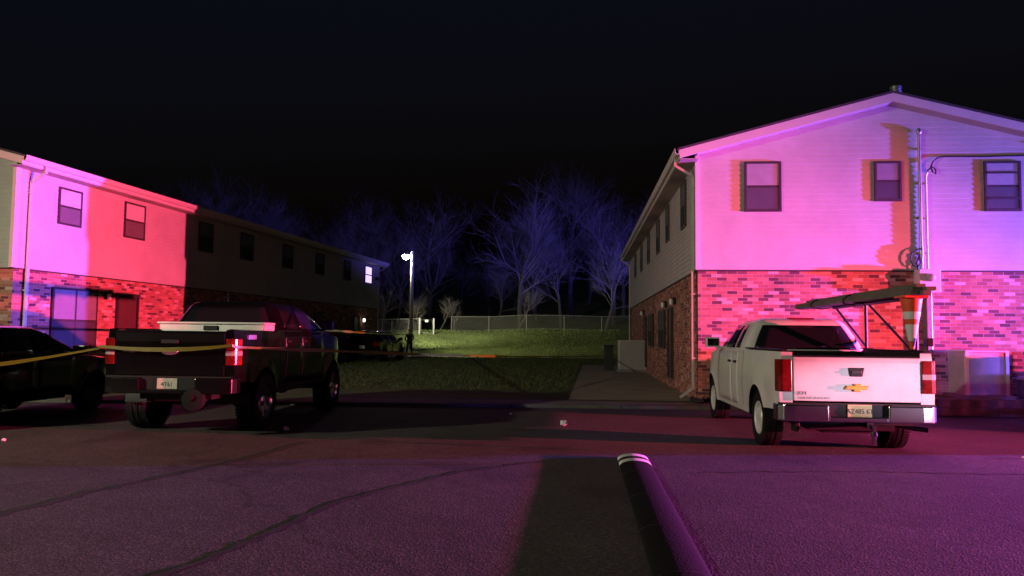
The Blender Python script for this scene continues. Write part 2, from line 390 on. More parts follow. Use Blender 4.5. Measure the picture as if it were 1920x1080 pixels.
# dirt verge and concrete walk by the right-hand building
def sheet(name, m, poly, dz):
    q = MB(); n = 26
    def fn(a, b):
        l = Vector(poly[0]).lerp(Vector(poly[3]), b); r_ = Vector(poly[1]).lerp(Vector(poly[2]), b); p = l.lerp(r_, a)
        return (p.x, p.y, zt(p.x, p.y) + dz)
    q.grid(fn, 8, n); return tag(q.build(name, m, smooth=True), kind='structure')
sheet('dirt_verge', M['dirt'], [(-4, 16.57), (8.5, 16.57), (8.5, 17.3), (-4, 17.6)], 0.003)
M['walk'] = mat('walk_concrete', (0.30, 0.27, 0.215), 0.9, var=0.25, vscale=1.2, bump=0.3, bscale=30)
sheet('concrete_walk', M['walk'], [(1.35, 17.75), (4.6, 17.6), (6.5, 38), (3.6, 38)], 0.007)
sheet('far_path', M['concrete'], [(-40, 49.1), (14, 48.8), (14, 50.3), (-40, 50.6)], 0.006)

# grass blades: nobody could count them
g = MB(); r2 = random.Random(3)
for i in range(42000):
    y = 20.5 + (r2.random() ** 0.75) * 41.5; x = r2.uniform(-0.42, 0.16) * y * 0.9
    if 48.7 < y < 50.7: continue
    if x > 1.2 + (y - 17.7) * 0.11: 
        if y < 40: continue
    s = r2.uniform(0.03, 0.06) * (1 + y / 60); a = r2.uniform(0, pi); z = zt(x, y) - 0.01
    dx, dy = cos(a) * s * .35, sin(a) * s * .35
    g.add([(x - dx, y - dy, z), (x + dx, y + dy, z), (x + r2.uniform(-.5, .5) * s, y + r2.uniform(-.5, .5) * s, z + s)], [(0, 1, 2)])
tag(g.build('grass_blades', M['blade'], fix=False), 'short rough grass growing over the lawn and the bank', 'grass', kind='stuff')

# ------------------------------------------------------------------ apartment buildings
W_, SL, EAVE = 8.7, 0.263, 5.93          # width, roof slope, top of the roof edge
OH, FO = 0.42, 0.35                      # side and front overhang
BR = 3.13
def ztop(u): return EAVE + SL * (min(u, W_ - u) + OH + 0.05)
def frame_X(face, W=W_):
    """window space x along the wall (as read from outside), y outwards, z up"""
    if face == 'gable': return lambda a, z: Matrix.Translation((a, 0, z)) @ Matrix(((1, 0, 0, 0), (0, -1, 0, 0), (0, 0, 1, 0), (0, 0, 0, 1)))
    if face == 'left': return lambda a, z: Matrix.Translation((0, a, z)) @ Matrix(((0, -1, 0, 0), (1, 0, 0, 0), (0, 0, 1, 0), (0, 0, 0, 1)))
    if face == 'right': return lambda a, z: Matrix.Translation((W, a, z)) @ Matrix(((0, 1, 0, 0), (1, 0, 0, 0), (0, 0, 1, 0), (0, 0, 0, 1)))
def window(par, face, a0, a1, z0, z1, blind='blind', pairs=1, screen=True, label=None, depth=0.050, bars=0):
    X = frame_X(face)(a0, z0); w_, h_ = a1 - a0, z1 - z0
    t = 0.055; f = MB(X)
    f.box(0, t, -0.02, depth, 0, h_); f.box(w_ - t, w_, -0.02, depth, 0, h_)
    f.box(t, w_ - t, -0.02, depth, 0, t); f.box(t, w_ - t, -0.02, depth, h_ - t, h_)
    pw = (w_ - t) / pairs
    for i in range(pairs):
        x0 = t + i * pw - (t * 0 if i == 0 else 0); x1 = (i + 1) * pw
        f.box(x0, x1, -0.01, depth - 0.012, h_ * 0.5 - 0.028, h_ * 0.5 + 0.028)
        if i: f.box(i * pw - 0.0, i * pw + t, -0.015, depth - 0.002, t, h_ - t)
    fr = f.build('window', M['bronze'], par, bevel=0.004)
    if label: fr['label'] = label
    p = MB(X)
    for zz in ((t, h_ * 0.5 - 0.028), (h_ * 0.5 + 0.028, h_ - t)):
        for i in range(pairs):
            x0 = (i * pw + t); x1 = (i + 1) * pw
            p.quad((x0, 0.038 if zz[0] < .1 else 0.042, zz[0]), (x1, 0.038 if zz[0] < .1 else 0.042, zz[0]), (x1, 0.038 if zz[0] < .1 else 0.042, zz[1]), (x0, 0.038 if zz[0] < .1 else 0.042, zz[1]))
    p.build('pane', M['glass'], fr)
    b = MB(X)
    nsl = int(h_ / 0.05)
    for k in range(nsl):
        zz = t + (h_ - 2 * t) * k / nsl; dz = (h_ - 2 * t) / nsl
        b.quad((t, 0.026, zz), (w_ - t, 0.026, zz), (w_ - t, 0.032, zz + dz * 0.97), (t, 0.032, zz + dz * 0.97))
    b.build('blind', M[blind], fr)
    if screen:
        q = MB(X); q.quad((t, 0.045, t), (w_ - t, 0.045, t), (w_ - t, 0.045, h_ * .5 - .028), (t, 0.045, h_ * .5 - .028)); q.build('insect_screen', M['screen'], fr)
    return fr
def door(par, face, a0, a1, z0, z1, m='door', label=None):
    X = frame_X(face)(a0, z0); w_, h_ = a1 - a0, z1 - z0
    f = MB(X); t = 0.07
    f.box(0, t, -.05, 0.05, 0, h_); f.box(w_ - t, w_, -.05, 0.05, 0, h_); f.box(t, w_ - t, -.05, 0.05, h_ - t, h_)
    d = MB(X); d.box(t, w_ - t, -.06, 0.005, 0, h_ - t)
    for (pz0, pz1) in ((.12, .45), (.52, .92)):
        for (px0, px1) in ((.12, .46), (.54, .88)):
            d.box(t + (w_ - 2 * t) * px0, t + (w_ - 2 * t) * px1, 0.0, 0.018, (h_ - t) * pz0, (h_ - t) * pz1)
    o = d.build('door', M[m], par, bevel=0.006)
    if label: o['label'] = label
    f.build('frame', M['bronze'], o)
    h = MB(X); h.lathe([(0.012, 0.005), (0.012, .05), (.03, .055), (.032, .085), (.015, .1)], 12, axis=1, center=(w_ - t - .09, 0, 1.0)); h.build('handle', M['chrome'], o, smooth=True)
    return o
def wall_lamp(par, face, a, z, name='porch_light', m='porch_lens'):
    X = frame_X(face)(a, z)
    b = MB(X); b.box(-.07, .07, -.05, .03, -.1, .1); b.box(-.05, .05, .03, .09, .06, .1)
    o = b.build(name, M['plastic'], par, bevel=0.008)
    l = MB(X); l.lathe([(0.035, -.12), (.06, -.10), (.065, .0), (.05, .06)], 14, axis=2, center=(0, .1, 0)); l.build('lens', M[m], o, smooth=True)
    return o
def downspout(par, face, a, ztop_, zbot, kick=0.28, out=0.47, wall=0.045, m='pale_paint'):
    """from the gutter, slanting back to the wall, down it and out again"""
    X = frame_X(face)(a, 0); d = MB(X)
    def seg(p, q, w=0.075, t=0.055):
        p = Vector(p); q = Vector(q); n = (q - p).normalized(); s = Vector((1, 0, 0)); k = s.cross(n).normalized()
        pts = [e + s * (w / 2 * i) + k * (t / 2 * j) for e in (p, q) for (i, j) in ((-1, -1), (1, -1), (1, 1), (-1, 1))]
        d.add(pts, [(0, 1, 2, 3), (4, 7, 6, 5), (0, 4, 5, 1), (1, 5, 6, 2), (2, 6, 7, 3), (3, 7, 4, 0)])
    y0 = wall + 0.03
    seg((0, out, ztop_), (0, out, ztop_ - .2)); seg((0, out + .005, ztop_ - .17), (0, y0, ztop_ - .42)); seg((0, y0, ztop_ - .38), (0, y0, zbot + .2))
    seg((0, y0 - .01, zbot + .23), (0, y0 + kick, zbot))
    for zz in (zbot + .9, zbot + 2.4, ztop_ - .7):
        d.box(-.055, .055, 0.0, y0 + .035, zz, zz + .03)
    return d.build('downspout', M[m], par)

def building(name, loc, yaw, L, label, trim_out=.022):
    B = thing(name, loc, yaw, label, 'apartment building')
    W = W_
    b = MB(); b.box(0.035, W - .035, 0.035, L - .035, -0.3, BR - 0.02); b.build('brick_wall', M['brick'], B)
    t = MB(); t.box(-.008, W + .008, -.008, L + .008, BR - .028, BR + .005); t.build('shadow_strip', M['bronze'], B)  # dark strip standing in for the shadow line under the siding
    # lap siding: every course a tilted board
    s = MB(); pitch = 0.118; zs = BR + .006
    zw = EAVE - .06
    s.box(.02, W - .02, .02, L - .02, zs, zw)
    apex = ztop(W / 2) - .24
    s.prism([(.02, zw), (W - .02, zw), (W / 2, apex + .02)], 1, .02, L - .02)
    def lim(z):
        # wall width at height z under the sloping soffit
        zu = ztop(0) - .24
        return 0.0 if z <= zu else min(W / 2, (z - zu) / SL)
    z = zs
    while z < apex:
        z1 = min(z + pitch, apex); l0, l1 = lim(z), lim(z1)
        for (yb, yt, sg) in ((-.010, .003, 1), (L + .010, L - .003, -1)):
            s.quad((l0, yb, z), (W - l0, yb, z), (W - l1, yt, z1 + .004), (l1, yt, z1 + .004))
            s.quad((l0, yb, z), (W - l0, yb, z), (W - l0, .02 if sg == 1 else L - .02, z), (l0, .02 if sg == 1 else L - .02, z))
        if z1 <= zw + .05:
            for (xb, xt, xi) in ((-.010, .003, .02), (W + .010, W - .003, W - .02)):
                s.quad((xb, 0, z), (xb, L, z), (xt, L, z1 + .004), (xt, 0, z1 + .004))
                s.quad((xb, 0, z), (xb, L, z), (xi, L, z), (xi, 0, z))
        z = z1
    s.build('siding', M['siding'], B)
    for (x0, y0) in ((-.022, -.022), (W - .078, -trim_out), (-.022, L - .078), (W - .078, L - .078)):
        c = MB(); c.box(x0, x0 + .1, y0, .078 if y0 < 1 else y0 + .1, BR + .006, EAVE - .08); c.build('corner_trim', M['trim'], B)
    # roof slabs, rake boards, boxed eaves
    r = MB()
    for sgn in (0, 1):
        mu = (lambda u: u) if sgn == 0 else (lambda u: W - u)
        e0 = -OH - .05
        pts = []
        for v in (-FO - .015, L + FO + .015):
            for (u, dz) in ((e0, 0), (W / 2, 0), (W / 2, -.05), (e0, -.05)):
                pts.append((mu(u), v, ztop(u) + dz))
        r.add(pts, [(0, 1, 2, 3), (4, 7, 6, 5), (0, 4, 5, 1), (3, 2, 6, 7), (0, 3, 7, 4)])
    roof = r.build('roof', M['shingle'], B)
    k = MB()
    for sgn in (0, 1):
        mu = (lambda u: u) if sgn == 0 else (lambda u: W - u)
        for (v0, v1) in ((-FO, -FO + .03), (L + FO - .03, L + FO)):
            pts = []
            for v in (v0, v1):
                for (u, dz) in ((-OH, -.052), (W / 2, -.052), (W / 2, -.245), (-OH, -.245)):
                    pts.append((mu(u), v, ztop(u) + dz))
            k.add(pts, [(0, 1, 2, 3), (4, 7, 6, 5), (0, 4, 5, 1), (3, 2, 6, 7), (0, 3, 7, 4), (1, 5, 6, 2)])
        x0, x1 = sorted((mu(-OH), mu(-OH + .025)))
        k.box(x0, x1, -FO + .031, L + FO - .031, EAVE - .235, EAVE - .04)
    k.build('rake_board', M['trim'], B)
    q = MB()
    for sgn in (0, 1):
        mu = (lambda u: u) if sgn == 0 else (lambda u: W - u)
        for (v0, v1) in ((-FO + .03, .004), (L - .004, L + FO - .03)):
            q.quad((mu(-.0), v0, ztop(0) - .235), (mu(W / 2), v0, ztop(W / 2) - .235), (mu(W / 2), v1, ztop(W / 2) - .235), (mu(-.0), v1, ztop(0) - .235))
        x0, x1 = sorted((mu(-OH + .026), mu(.01)))
        q.box(x0, x1, -FO + .031, L + FO - .031, EAVE - .25, EAVE - .236)
    q.build('soffit', M['soffit'], B)
    for sgn in (0, 1):
        gt = MB(); mu = (lambda u: u) if sgn == 0 else (lambda u: W - u)
        prof = [(-OH - .004, EAVE - .02), (-OH - .004, EAVE - .15), (-OH - .08, EAVE - .15), (-OH - .115, EAVE - .09), (-OH - .115, EAVE - .03), (-OH - .125, EAVE - .015), (-OH - .105, EAVE - .015), (-OH - .1, EAVE - .08), (-OH - .075, EAVE - .135), (-OH - .02, EAVE - .135), (-OH - .02, EAVE - .02)]
        gt.prism([(mu(a), b_) for a, b_ in prof], 1, -FO + .0, L + FO)
        gt.build('gutter', M['trim'], B)
    return B, roof

# right-hand building, gable end towards the lot
RB, RROOF = building('apartment_building', (4.3, 17.5, 0.0), 0.09, 22.9, 'cream and brick apartment building with its pink lit gable end facing the lot')
window(RB, 'gable', 1.10, 1.94, 4.49, 5.67, blind='grey_blind')
window(RB, 'gable', 4.02, 4.62, 4.72, 5.65, blind='dim_blind')
fr3 = window(RB, 'gable', 6.42, 7.21, 4.48, 5.63, blind='grey_blind')
for z_ in (.86, .27): q = MB(frame_X('gable')(6.42, 4.48)); q.box(.055, .735, 0.033, .058, z_, z_ + .04); q.build('cross_bar', M['bronze'], fr3)
for (a, z0, z1, wd) in ((1.55, 4.4, 5.6, .9), (5.2, 4.5, 5.6, .8), (8.0, 4.45, 5.6, .9), (11.6, 4.45, 5.6, .9), (15.0, 4.45, 5.6, .9), (18.6, 4.45, 5.6, .9)):
    window(RB, 'left', a, a + wd, z0, z1, blind='dark_blind')
door(RB, 'left', 4.6, 5.55, .35, 2.45); door(RB, 'left', 13.3, 14.25, .35, 2.45)
window(RB, 'left', 6.6, 8.2, 1.2, 2.45, blind='dark_blind', pairs=2, depth=.05); window(RB, 'left', 10.4, 12.0, 1.2, 2.45, blind='dark_blind', pairs=2, depth=.05)
for a in (4.1, 6.3, 14.5): wall_lamp(RB, 'left', a, 2.6)
downspout(RB, 'left', 0.12, EAVE - .14, 0.16, kick=.3)
downspout(RB, 'left', 22.6, EAVE - .14, 0.3)
# service mast, meter box and cables on the gable
p = MB(); p.tube([(5.0, -.075, 3.15), (5.0, -.075, 6.2), (5.0, -.075, 6.28)], .036, 12); p.tube([(5.13, -.07, 3.15), (5.13, -.07, 5.28), (5.15, -.09, 5.36)], .028, 12)
for zz in (3.5, 4.3, 5.1, 5.9): p.box(4.94, 5.06 if zz > 5.2 else 5.18, -.082, -.0, zz, zz + .035)
p.lathe([(.05, 3.42), (.05, 3.66)], 12, center=(5.0, -.075, 0)); p.build('service_conduit', M['galv'], RB, smooth=True)
p = MB(); p.lathe([(.045, 6.26), (.06, 6.30), (.055, 6.36), (.02, 6.40)], 12, center=(5.0, -.085, 0)); p.build('weather_head', M['galv'], RB, smooth=True)
p = MB(); p.box(4.86, 5.32, -.27, .04, 2.62, 3.14)
mb_ = p.build('meter_box', M['pale_paint'], RB, bevel=.012)
p = MB(); p.lathe([(.09, -.27), (.09, -.30), (.075, -.38), (.04, -.40)], 18, axis=1, center=(5.09, 0, 2.95)); p.build('meter', M['grey_paint'], mb_, smooth=True)
p = MB(); p.box(5.03, 5.15, -.2, .03, 1.3, 2.615); p.build('conduit_cover', M['galv'], RB, bevel=.01)
p = MB()
path = [(W_ + .0, -.04, 5.74), (7.3, -.04, 5.75), (6.4, -.04, 5.735), (5.6, -.04, 5.745), (5.42, -.05, 5.72), (5.30, -.07, 5.62), (5.24, -.09, 5.50), (5.27, -.1, 5.38), (5.34, -.1, 5.33), (5.34, -.1, 5.43), (5.26, -.1, 5.5), (5.16, -.09, 5.40)]
p.tube(path, .017, 8)
p.tube([(4.99, -.12, 3.62), (4.9, -.12, 3.6), (4.78, -.11, 3.52), (4.74, -.11, 3.38), (4.8, -.11, 3.24), (4.9, -.11, 3.2), (4.96, -.11, 3.3), (4.92, -.11, 3.5)], .017, 8)
p.tube([(4.96, -.1, 3.5), (4.88, -.1, 3.3), (4.9, -.1, 3.14)], .016, 8)
p.build('cable', M['plastic'], RB, smooth=True)
p = MB(); p.lathe([(.085, 6.9), (.085, 7.42), (.085, 7.42)], 16, center=(4.75, .5, 0)); p.lathe([(.125, 7.40), (.13, 7.45), (.11, 7.47), (.11, 7.49), (.13, 7.5), (.13, 7.56), (.06, 7.6)], 16, center=(4.75, .5, 0))
p.build('roof_vent', M['galv'], RROOF, smooth=True)

# left-hand building, its long side towards the lot
aL = 0.165
LB, LROOF = building('apartment_building', (-12.59 - W_ * cos(aL), 18.95 + W_ * sin(aL), 0.0), aL, 27.2, 'long apartment building whose side wall is lit purple and red by beacons', .085)
window(LB, 'right', 1.35, 2.22, 4.45, 5.47)
window(LB, 'right', 4.02, 5.0, 4.44, 5.55)
for (a, wd) in ((8.0, .92), (10.9, 1.0), (14.5, 1.0), (18.0, 1.0), (21.6, .95)): window(LB, 'right', a, a + wd, 4.48, 5.55, blind='dark_blind')
window(LB, 'right', 24.75, 25.9, 4.52, 5.55, blind='lit_blind', screen=False, label='far window lit from inside')
window(LB, 'right', 1.3, 3.02, 0.95, 2.73, pairs=2, depth=.05, blind='dim_blind')
door(LB, 'right', 3.86, 4.86, .45, 2.72)
window(LB, 'right', 8.6, 10.2, 0.95, 2.7, pairs=2, blind='dark_blind', depth=.05); door(LB, 'right', 11.2, 12.2, .45, 2.65)
window(LB, 'right', 15.6, 17.2, 0.95, 2.7, pairs=2, blind='dark_blind', depth=.05); door(LB, 'right', 18.0, 19.0, .45, 2.65)
door(LB, 'right', 23.2, 24.1, .45, 2.6, m='white_door', label='pale far door')
wall_lamp(LB, 'right', 3.42, 2.6)
wall_lamp(LB, 'right', 21.5, 2.45, m='porch_lens')
wall_lamp(LB, 'right', 24.6, 2.4, m='lit_lens')
downspout(LB, 'right', 0.36, EAVE - .14, 0.16)
downspout(LB, 'right', 27.0, EAVE - .14, 0.3)
FL = Vector((sin(aL), cos(aL), 0)); RL = Vector((cos(aL), -sin(aL), 0)); CL = Vector((-12.59, 18.95, 0))
# stoop of the first flat
p = MB(); p.box(W_ + .0, W_ + 1.2, 3.6, 5.1, -.1, .44); p.build('stoop', M['concrete'], LB, bevel=.015)

# street lamp that floods the bank
def street_lamp(loc, yaw, label, z0, power, target, angle):
    S = thing('street_lamp', loc, yaw, label, 'street lamp', 'street lamps')
    H = 7.0
    p = MB(); p.tube([(0, 0, -.3), (0, 0, H * .5), (0, 0, H)], [.14, .12, .10], 14); p.build('pole', M['pole_wood'], S, smooth=True)
    p = MB(); p.tube([(0, 0, H - .45), (-.12, -.03, H - .3), (-.34, -.08, H - .24)], .028, 8); p.build('arm', M['galv'], S, smooth=True)
    p = MB(); p.lathe([(.06, .22), (.13, .16), (.17, .05), (.20, 0.0), (.18, -.02)], 18, center=(-.42, -.1, H - .28)); hd = p.build('lamp_head', M['galv'], S, smooth=True)
    p = MB(); p.lathe([(.19, .0), (.25, -.07), (.24, -.18), (.16, -.28), (.04, -.33)], 18, center=(-.44, -.1, H - .28)); p.build('lens', M['lamp_lens'], hd, smooth=True)
    ld = bpy.data.lights.new('lamp_light', 'SPOT'); ld.energy = power; ld.color = (1.0, 0.95, 0.66); ld.shadow_soft_size = .12; ld.spot_size = radians(angle); ld.spot_blend = .6
    o = bpy.data.objects.new('lamp_light', ld); COL.objects.link(o); o.parent = S
    lp = Vector((-.44, -.1, H - .68)); o.location = lp
    Wm = Matrix.Translation(loc) @ Matrix.Rotation(-yaw, 4, 'Z')
    t = Wm.inverted() @ Vector(target)
    o.rotation_euler = (t - lp).to_track_quat('-Z', 'Y').to_euler()
    return S
street_lamp((-7.1, 53.2, zt(-7.1, 53.2)), 0.0, 'lit street lamp on a tall pole at the foot of the grass bank', 0, 4800, (-1.5, 60, 0.0), 95)
sl = street_lamp((-15.9, 3.2, 0.0), 0.6, 'street lamp standing by the lot, left of the parked vehicles', 0, 6000, (-3.0, 8.5, 0.0), 146)
# floodlight under the far eave of the long building
P0 = CL + FL * 26.6 + RL * 0.35 + Vector((0, 0, 4.9))
wl = MB(frame_X('right')(26.6, 4.9)); wl.box(-.08, .08, -.02, .06, -.06, .06); wl.box(-.13, .13, .06, .2, -.1, .1); wf = wl.build('floodlight', M['dark_metal'], LB, bevel=.01)
lamp("floodlight_beam", 'SPOT', P0 + Vector((.05, .05, -.05)), (1.5, 55.0, .2), (1.0, .93, .5), 5200, .06, 62, .9)

# ------------------------------------------------------------------ vehicles
def vehicle(name, loc, yaw, label, cat, P, group=None, roll=0.0):
    V = thing(name, loc, yaw, label, cat, group); V.rotation_euler[1] = roll
    pm = M[P['paint']]; lf = P['lift']; hw = P['hw']; L = P['L']; belt = P['belt'] + lf; ra, fa = P['axles']; TR = P['R']; Ra = TR + .085
    rail = P.get('rail', P['belt']) + lf
    bedend = P.get('bed', 0.0); v0 = .10; v1 = L - .08
    hood = P['hood'] + lf; cabf = P['cab'][1]
    sill = .40 + lf
    def zb(v):
        z = sill if ra < v < fa else (.56 + lf)
        if v < ra: z = .56 + lf + .06 * max(0, (ra - v) / ra)
        for a in (ra, fa):
            if abs(v - a) < Ra: z = max(z, TR + sqrt(Ra * Ra - (v - a) ** 2))
        return z
    def ztp(v):
        if v < bedend: return rail
        if v < cabf: return belt
        t = (v - cabf) / (v1 - cabf); return belt + (hood - belt) * min(1, t * 3) - .13 * max(0, t - .45) ** 2 * 3
    def half(v, z):
        t = (z - lf - .95) / .45; x = hw * (1 - .022 * t * t - .018 * max(0, t))
        if v > L - 1.0: x -= .16 * ((v - L + 1.0)) ** 2
        if v < .4: x -= .25 * (.4 - v) ** 2
        for a in (ra, fa):
            d = sqrt((v - a) ** 2 + max(0, z - TR) ** 2); 
            if z > TR - .2: x += .03 * math.exp(-((d - Ra) / .10) ** 2)
        return x
    st = []
    v = v0
    while v < v1: st.append(v); v += .07
    for a in (ra, fa):
        st += [a - Ra + .002, a + Ra - .002, a - Ra - .002, a + Ra + .002]
    st.append(v1); st = sorted(set(round(x, 4) for x in st)); NR = 9
    b = MB()
    for s in (-1, 1):
        pts = []; 
        for v in st:
            a, t = zb(v), ztp(v)
            for j in range(NR + 1):
                z = a + (t - a) * j / NR; pts.append((s * half(v, z), v, z))
        fs = [(i * (NR + 1) + j, (i + 1) * (NR + 1) + j, (i + 1) * (NR + 1) + j + 1, i * (NR + 1) + j + 1) for i in range(len(st) - 1) for j in range(NR)]
        b.add(pts, fs)
        # rear corner column
        zz = [zb(v0) + (rail - zb(v0)) * j / NR for j in range(NR + 1)]
        inn = P['gate_hw']
        b.add([(s * inn, v0, z) for z in zz] + [(s * half(v0, z), v0, z) for z in zz], [(j, j + 1, NR + 2 + j, NR + 1 + j) for j in range(NR)])
        # rail top and inner bed wall
        if bedend:
            sb = [x for x in st if x <= bedend] + [bedend]
            b.add([(s * half(v, rail), v, rail) for v in sb] + [(s * (half(v, rail) - .09), v, rail + .012) for v in sb], [(i, i + 1, len(sb) + i + 1, len(sb) + i) for i in range(len(sb) - 1)])
    # hood, nose
    hs = [x for x in st if x >= cabf - .25]
    nu = 10
    pts = [(-half(v, ztp(v)) + 2 * half(v, ztp(v)) * k / nu, v, ztp(v) + .05 * (1 - (2 * k / nu - 1) ** 4) * min(1, (v1 - v) * 4)) for v in hs for k in range(nu + 1)]
    b.add(pts, [(i * (nu + 1) + k, (i + 1) * (nu + 1) + k, (i + 1) * (nu + 1) + k + 1, i * (nu + 1) + k + 1) for i in range(len(hs) - 1) for k in range(nu)])
    tz = ztp(v1); bz = zb(v1)
    b.add([(x, v1 + .05 * (1 - abs(x) / hw), z) for z in (bz, (bz + tz) / 2, tz) for x in [half(v1, z) * q for q in (-1, -.5, 0, .5, 1)]], [(r_ * 5 + k, r_ * 5 + k + 1, (r_ + 1) * 5 + k + 1, (r_ + 1) * 5 + k) for r_ in range(2) for k in range(4)])
    body = b.build('body', pm, V, smooth=True, angle=30, fix=False)
    # chassis, wheel wells and bed floor in black
    c = MB()
    c.box(-hw * .78, hw * .78, .25, v1 - .1, .42 + lf, .52 + lf); c.box(-hw * .55, hw * .55, .3, v1 - .3, .34 + lf, .42 + lf)
    c.box(-hw * .72, hw * .72, ra + .55, fa - .5, .29 + lf, .38 + lf); c.box(-hw * .35, hw * .35, .35, ra - .5, .30 + lf, .42 + lf); c.box(-hw * .8, hw * .8, fa + .55, v1 - .1, .26 + lf * .6, .46 + lf)
    for a in (ra, fa):
        c.tube([(-hw * .8, a, TR), (hw * .8, a, TR)], .06, 10); c.lathe([(.05, -.14), (.15, -.09), (.17, 0), (.15, .09), (.05, .14)], 14, axis=1, center=(-.08, a, TR))
        for s in (-1, 1):
            arc = [(a + Ra * cos(t), TR + Ra * sin(t)) for t in [pi * k / 16 for k in range(17)]]
            c.add([(s * (half(q[0], max(q[1], .5)) - .004), q[0], q[1]) for q in arc] + [(s * (hw - .36), q[0], q[1]) for q in arc], [(i, i + 1, 18 + i, 17 + i) for i in range(16)])
            c.add([(s * (hw - .36), q[0], q[1]) for q in arc], [tuple(range(17))])
    if bedend:
        c.box(-hw + .12, hw - .12, v0 + .07, bedend, .74 + lf, .78 + lf); c.box(-hw + .1, hw - .1, bedend - .05, bedend, .78 + lf, rail - .01)
        for s in (-1, 1): c.box(*sorted((s * (hw - .16), s * (hw - .085))), v0 + .06, bedend, .78 + lf, rail + .006)
        c.lathe([(.18, -.1), (.33, -.1), (.35, 0), (.33, .1), (.18, .1)], 20, axis=2, center=(0, .62, .50 + lf))
    c.build('chassis', M['plastic'], V, smooth=True)
    # cab
    ca0, ca1 = P['cab']; rf0, rf1 = P['roof']; rz = P['roofz'] + lf; hb, hr = P['cabhw']; inset = .0
    def ring(s, ins=0.0):
        A0 = ca0 + (rf0 - ca0) * s; A1 = ca1 + (rf1 - ca1) * s; H = hb + (hr - hb) * (s ** 1.25); z = belt - .01 + (rz - belt) * s
        A0 += ins; A1 -= ins; H -= ins; rr = max(.02, .13 - ins * .2); out = []
        for (cx, cy, t0) in ((-H + rr, A0 + rr, pi), (H - rr, A0 + rr, 1.5 * pi), (H - rr, A1 - rr, 0), (-H + rr, A1 - rr, .5 * pi)):
            for k in range(5):
                t = t0 + .5 * pi * k / 4; out.append((cx + rr * cos(t), cy + rr * sin(t), z))
        return out
    cb = MB(); rings = [ring(x) for x in (0, .25, .5, .75, .92)]
    for (ins, dz) in ((.02, .0), (.06, .025), (.16, .045), (.32, .055)):
        rings.append([(x, y, rz - .012 + dz) for (x, y, z) in ring(1.0, ins)])
    n = len(rings[0]); pts = [p for r_ in rings for p in r_]
    fs = [(i * n + k, i * n + (k + 1) % n, (i + 1) * n + (k + 1) % n, (i + 1) * n + k) for i in range(len(rings) - 1) for k in range(n)] + [tuple(range((len(rings) - 1) * n, len(rings) * n))]
    cb.add(pts, fs); cab = cb.build('cab', pm, V, smooth=True, angle=50)
    off = .007
    def rearp(x, s): return (x * (hb + (hr - hb) * s ** 1.25), ca0 + (rf0 - ca0) * s - off, belt - .01 + (rz - belt) * s)
    def sidep(sg, v, s): return (sg * (hb + (hr - hb) * s ** 1.25 + off), v, belt - .01 + (rz - belt) * s)
    def glass(fn, poly, nm):
        q = MB(); q.add([fn(*c) for c in poly], [tuple(range(len(poly)))])
        return q.build(nm, M['car_glass'], cab, solid=.006)
    q = MB(); q.grid(lambda a, b_: rearp((a * 2 - 1) * (.86 - .03 * b_), .06 + .80 * b_), 8, 5); rw = q.build('rear_window', M['car_glass'], cab, smooth=True, solid=.006)
    q = MB(); q.grid(lambda a, b_: ((a * 2 - 1) * .86 * (hb + (hr - hb) * (.08 + .8 * b_)), ca1 + (rf1 - ca1) * (.08 + .8 * b_) + off, belt + (rz - belt) * (.08 + .8 * b_)), 6, 4); q.build('windshield', M['car_glass'], cab, smooth=True, solid=.006)
    for sg in (-1, 1):
        for (a0, a1, t0, t1) in P['windows']:
            q = MB(); q.grid(lambda a, b_: sidep(sg, a0 + (a1 - a0) * a + (t0 + (t1 - t0) * a) * b_, .08 + .78 * b_), 4, 4); q.build('side_window', M['car_glass'], cab, smooth=True, solid=.006)
    if bedend:
        for sg in (-1, 1):
            q = MB(); q.grid(lambda a, b_: (sg * (half(bedend, sill + .1 + (rail - sill - .1) * b_) + .002), bedend + .015 + a * .018, sill + .1 + (rail - sill - .1) * b_), 1, 10); q.build('panel_gap', M['plastic'], V)
    # doors: seams, handles
    for sg in (-1, 1):
        for (d0, d1) in P['doors']:
            q = MB()
            def dp(a, b_):
                v = d0 + .008 + (d1 - d0 - .016) * a; lo = max(zb(v), sill) + .07; z = lo + (belt - .03 - lo) * b_
                return (sg * (half(v, z) + .004), v, z)
            q.grid(dp, 8, 8); dr = q.build('door', pm, V, smooth=True, solid=.008)
            q = MB(); x = sg * half(d0 + .12, belt - .2); q.box(*sorted((x, x + sg * .035)), d0 + .05, d0 + .22, belt - .22, belt - .18); q.build('handle', M['plastic'], dr, bevel=.01)
        q = MB(); mx = sg * (hw + .11); mv = ca1 - .55
        q.box(*sorted((sg * (hb - .02), mx)), mv - .03, mv + .03, belt + .0, belt + .04)
        q.box(*sorted((mx - sg * .07, mx + sg * .17)), mv - .05, mv + .07, belt + .02, belt + .20)
        o = q.build('mirror', pm, V, bevel=.03, seg=3)
        q = MB(); q.box(*sorted((mx - sg * .045, mx + sg * .145)), mv - .055, mv - .048, belt + .045, belt + .175); q.build('mirror_glass', M['car_glass'], o)
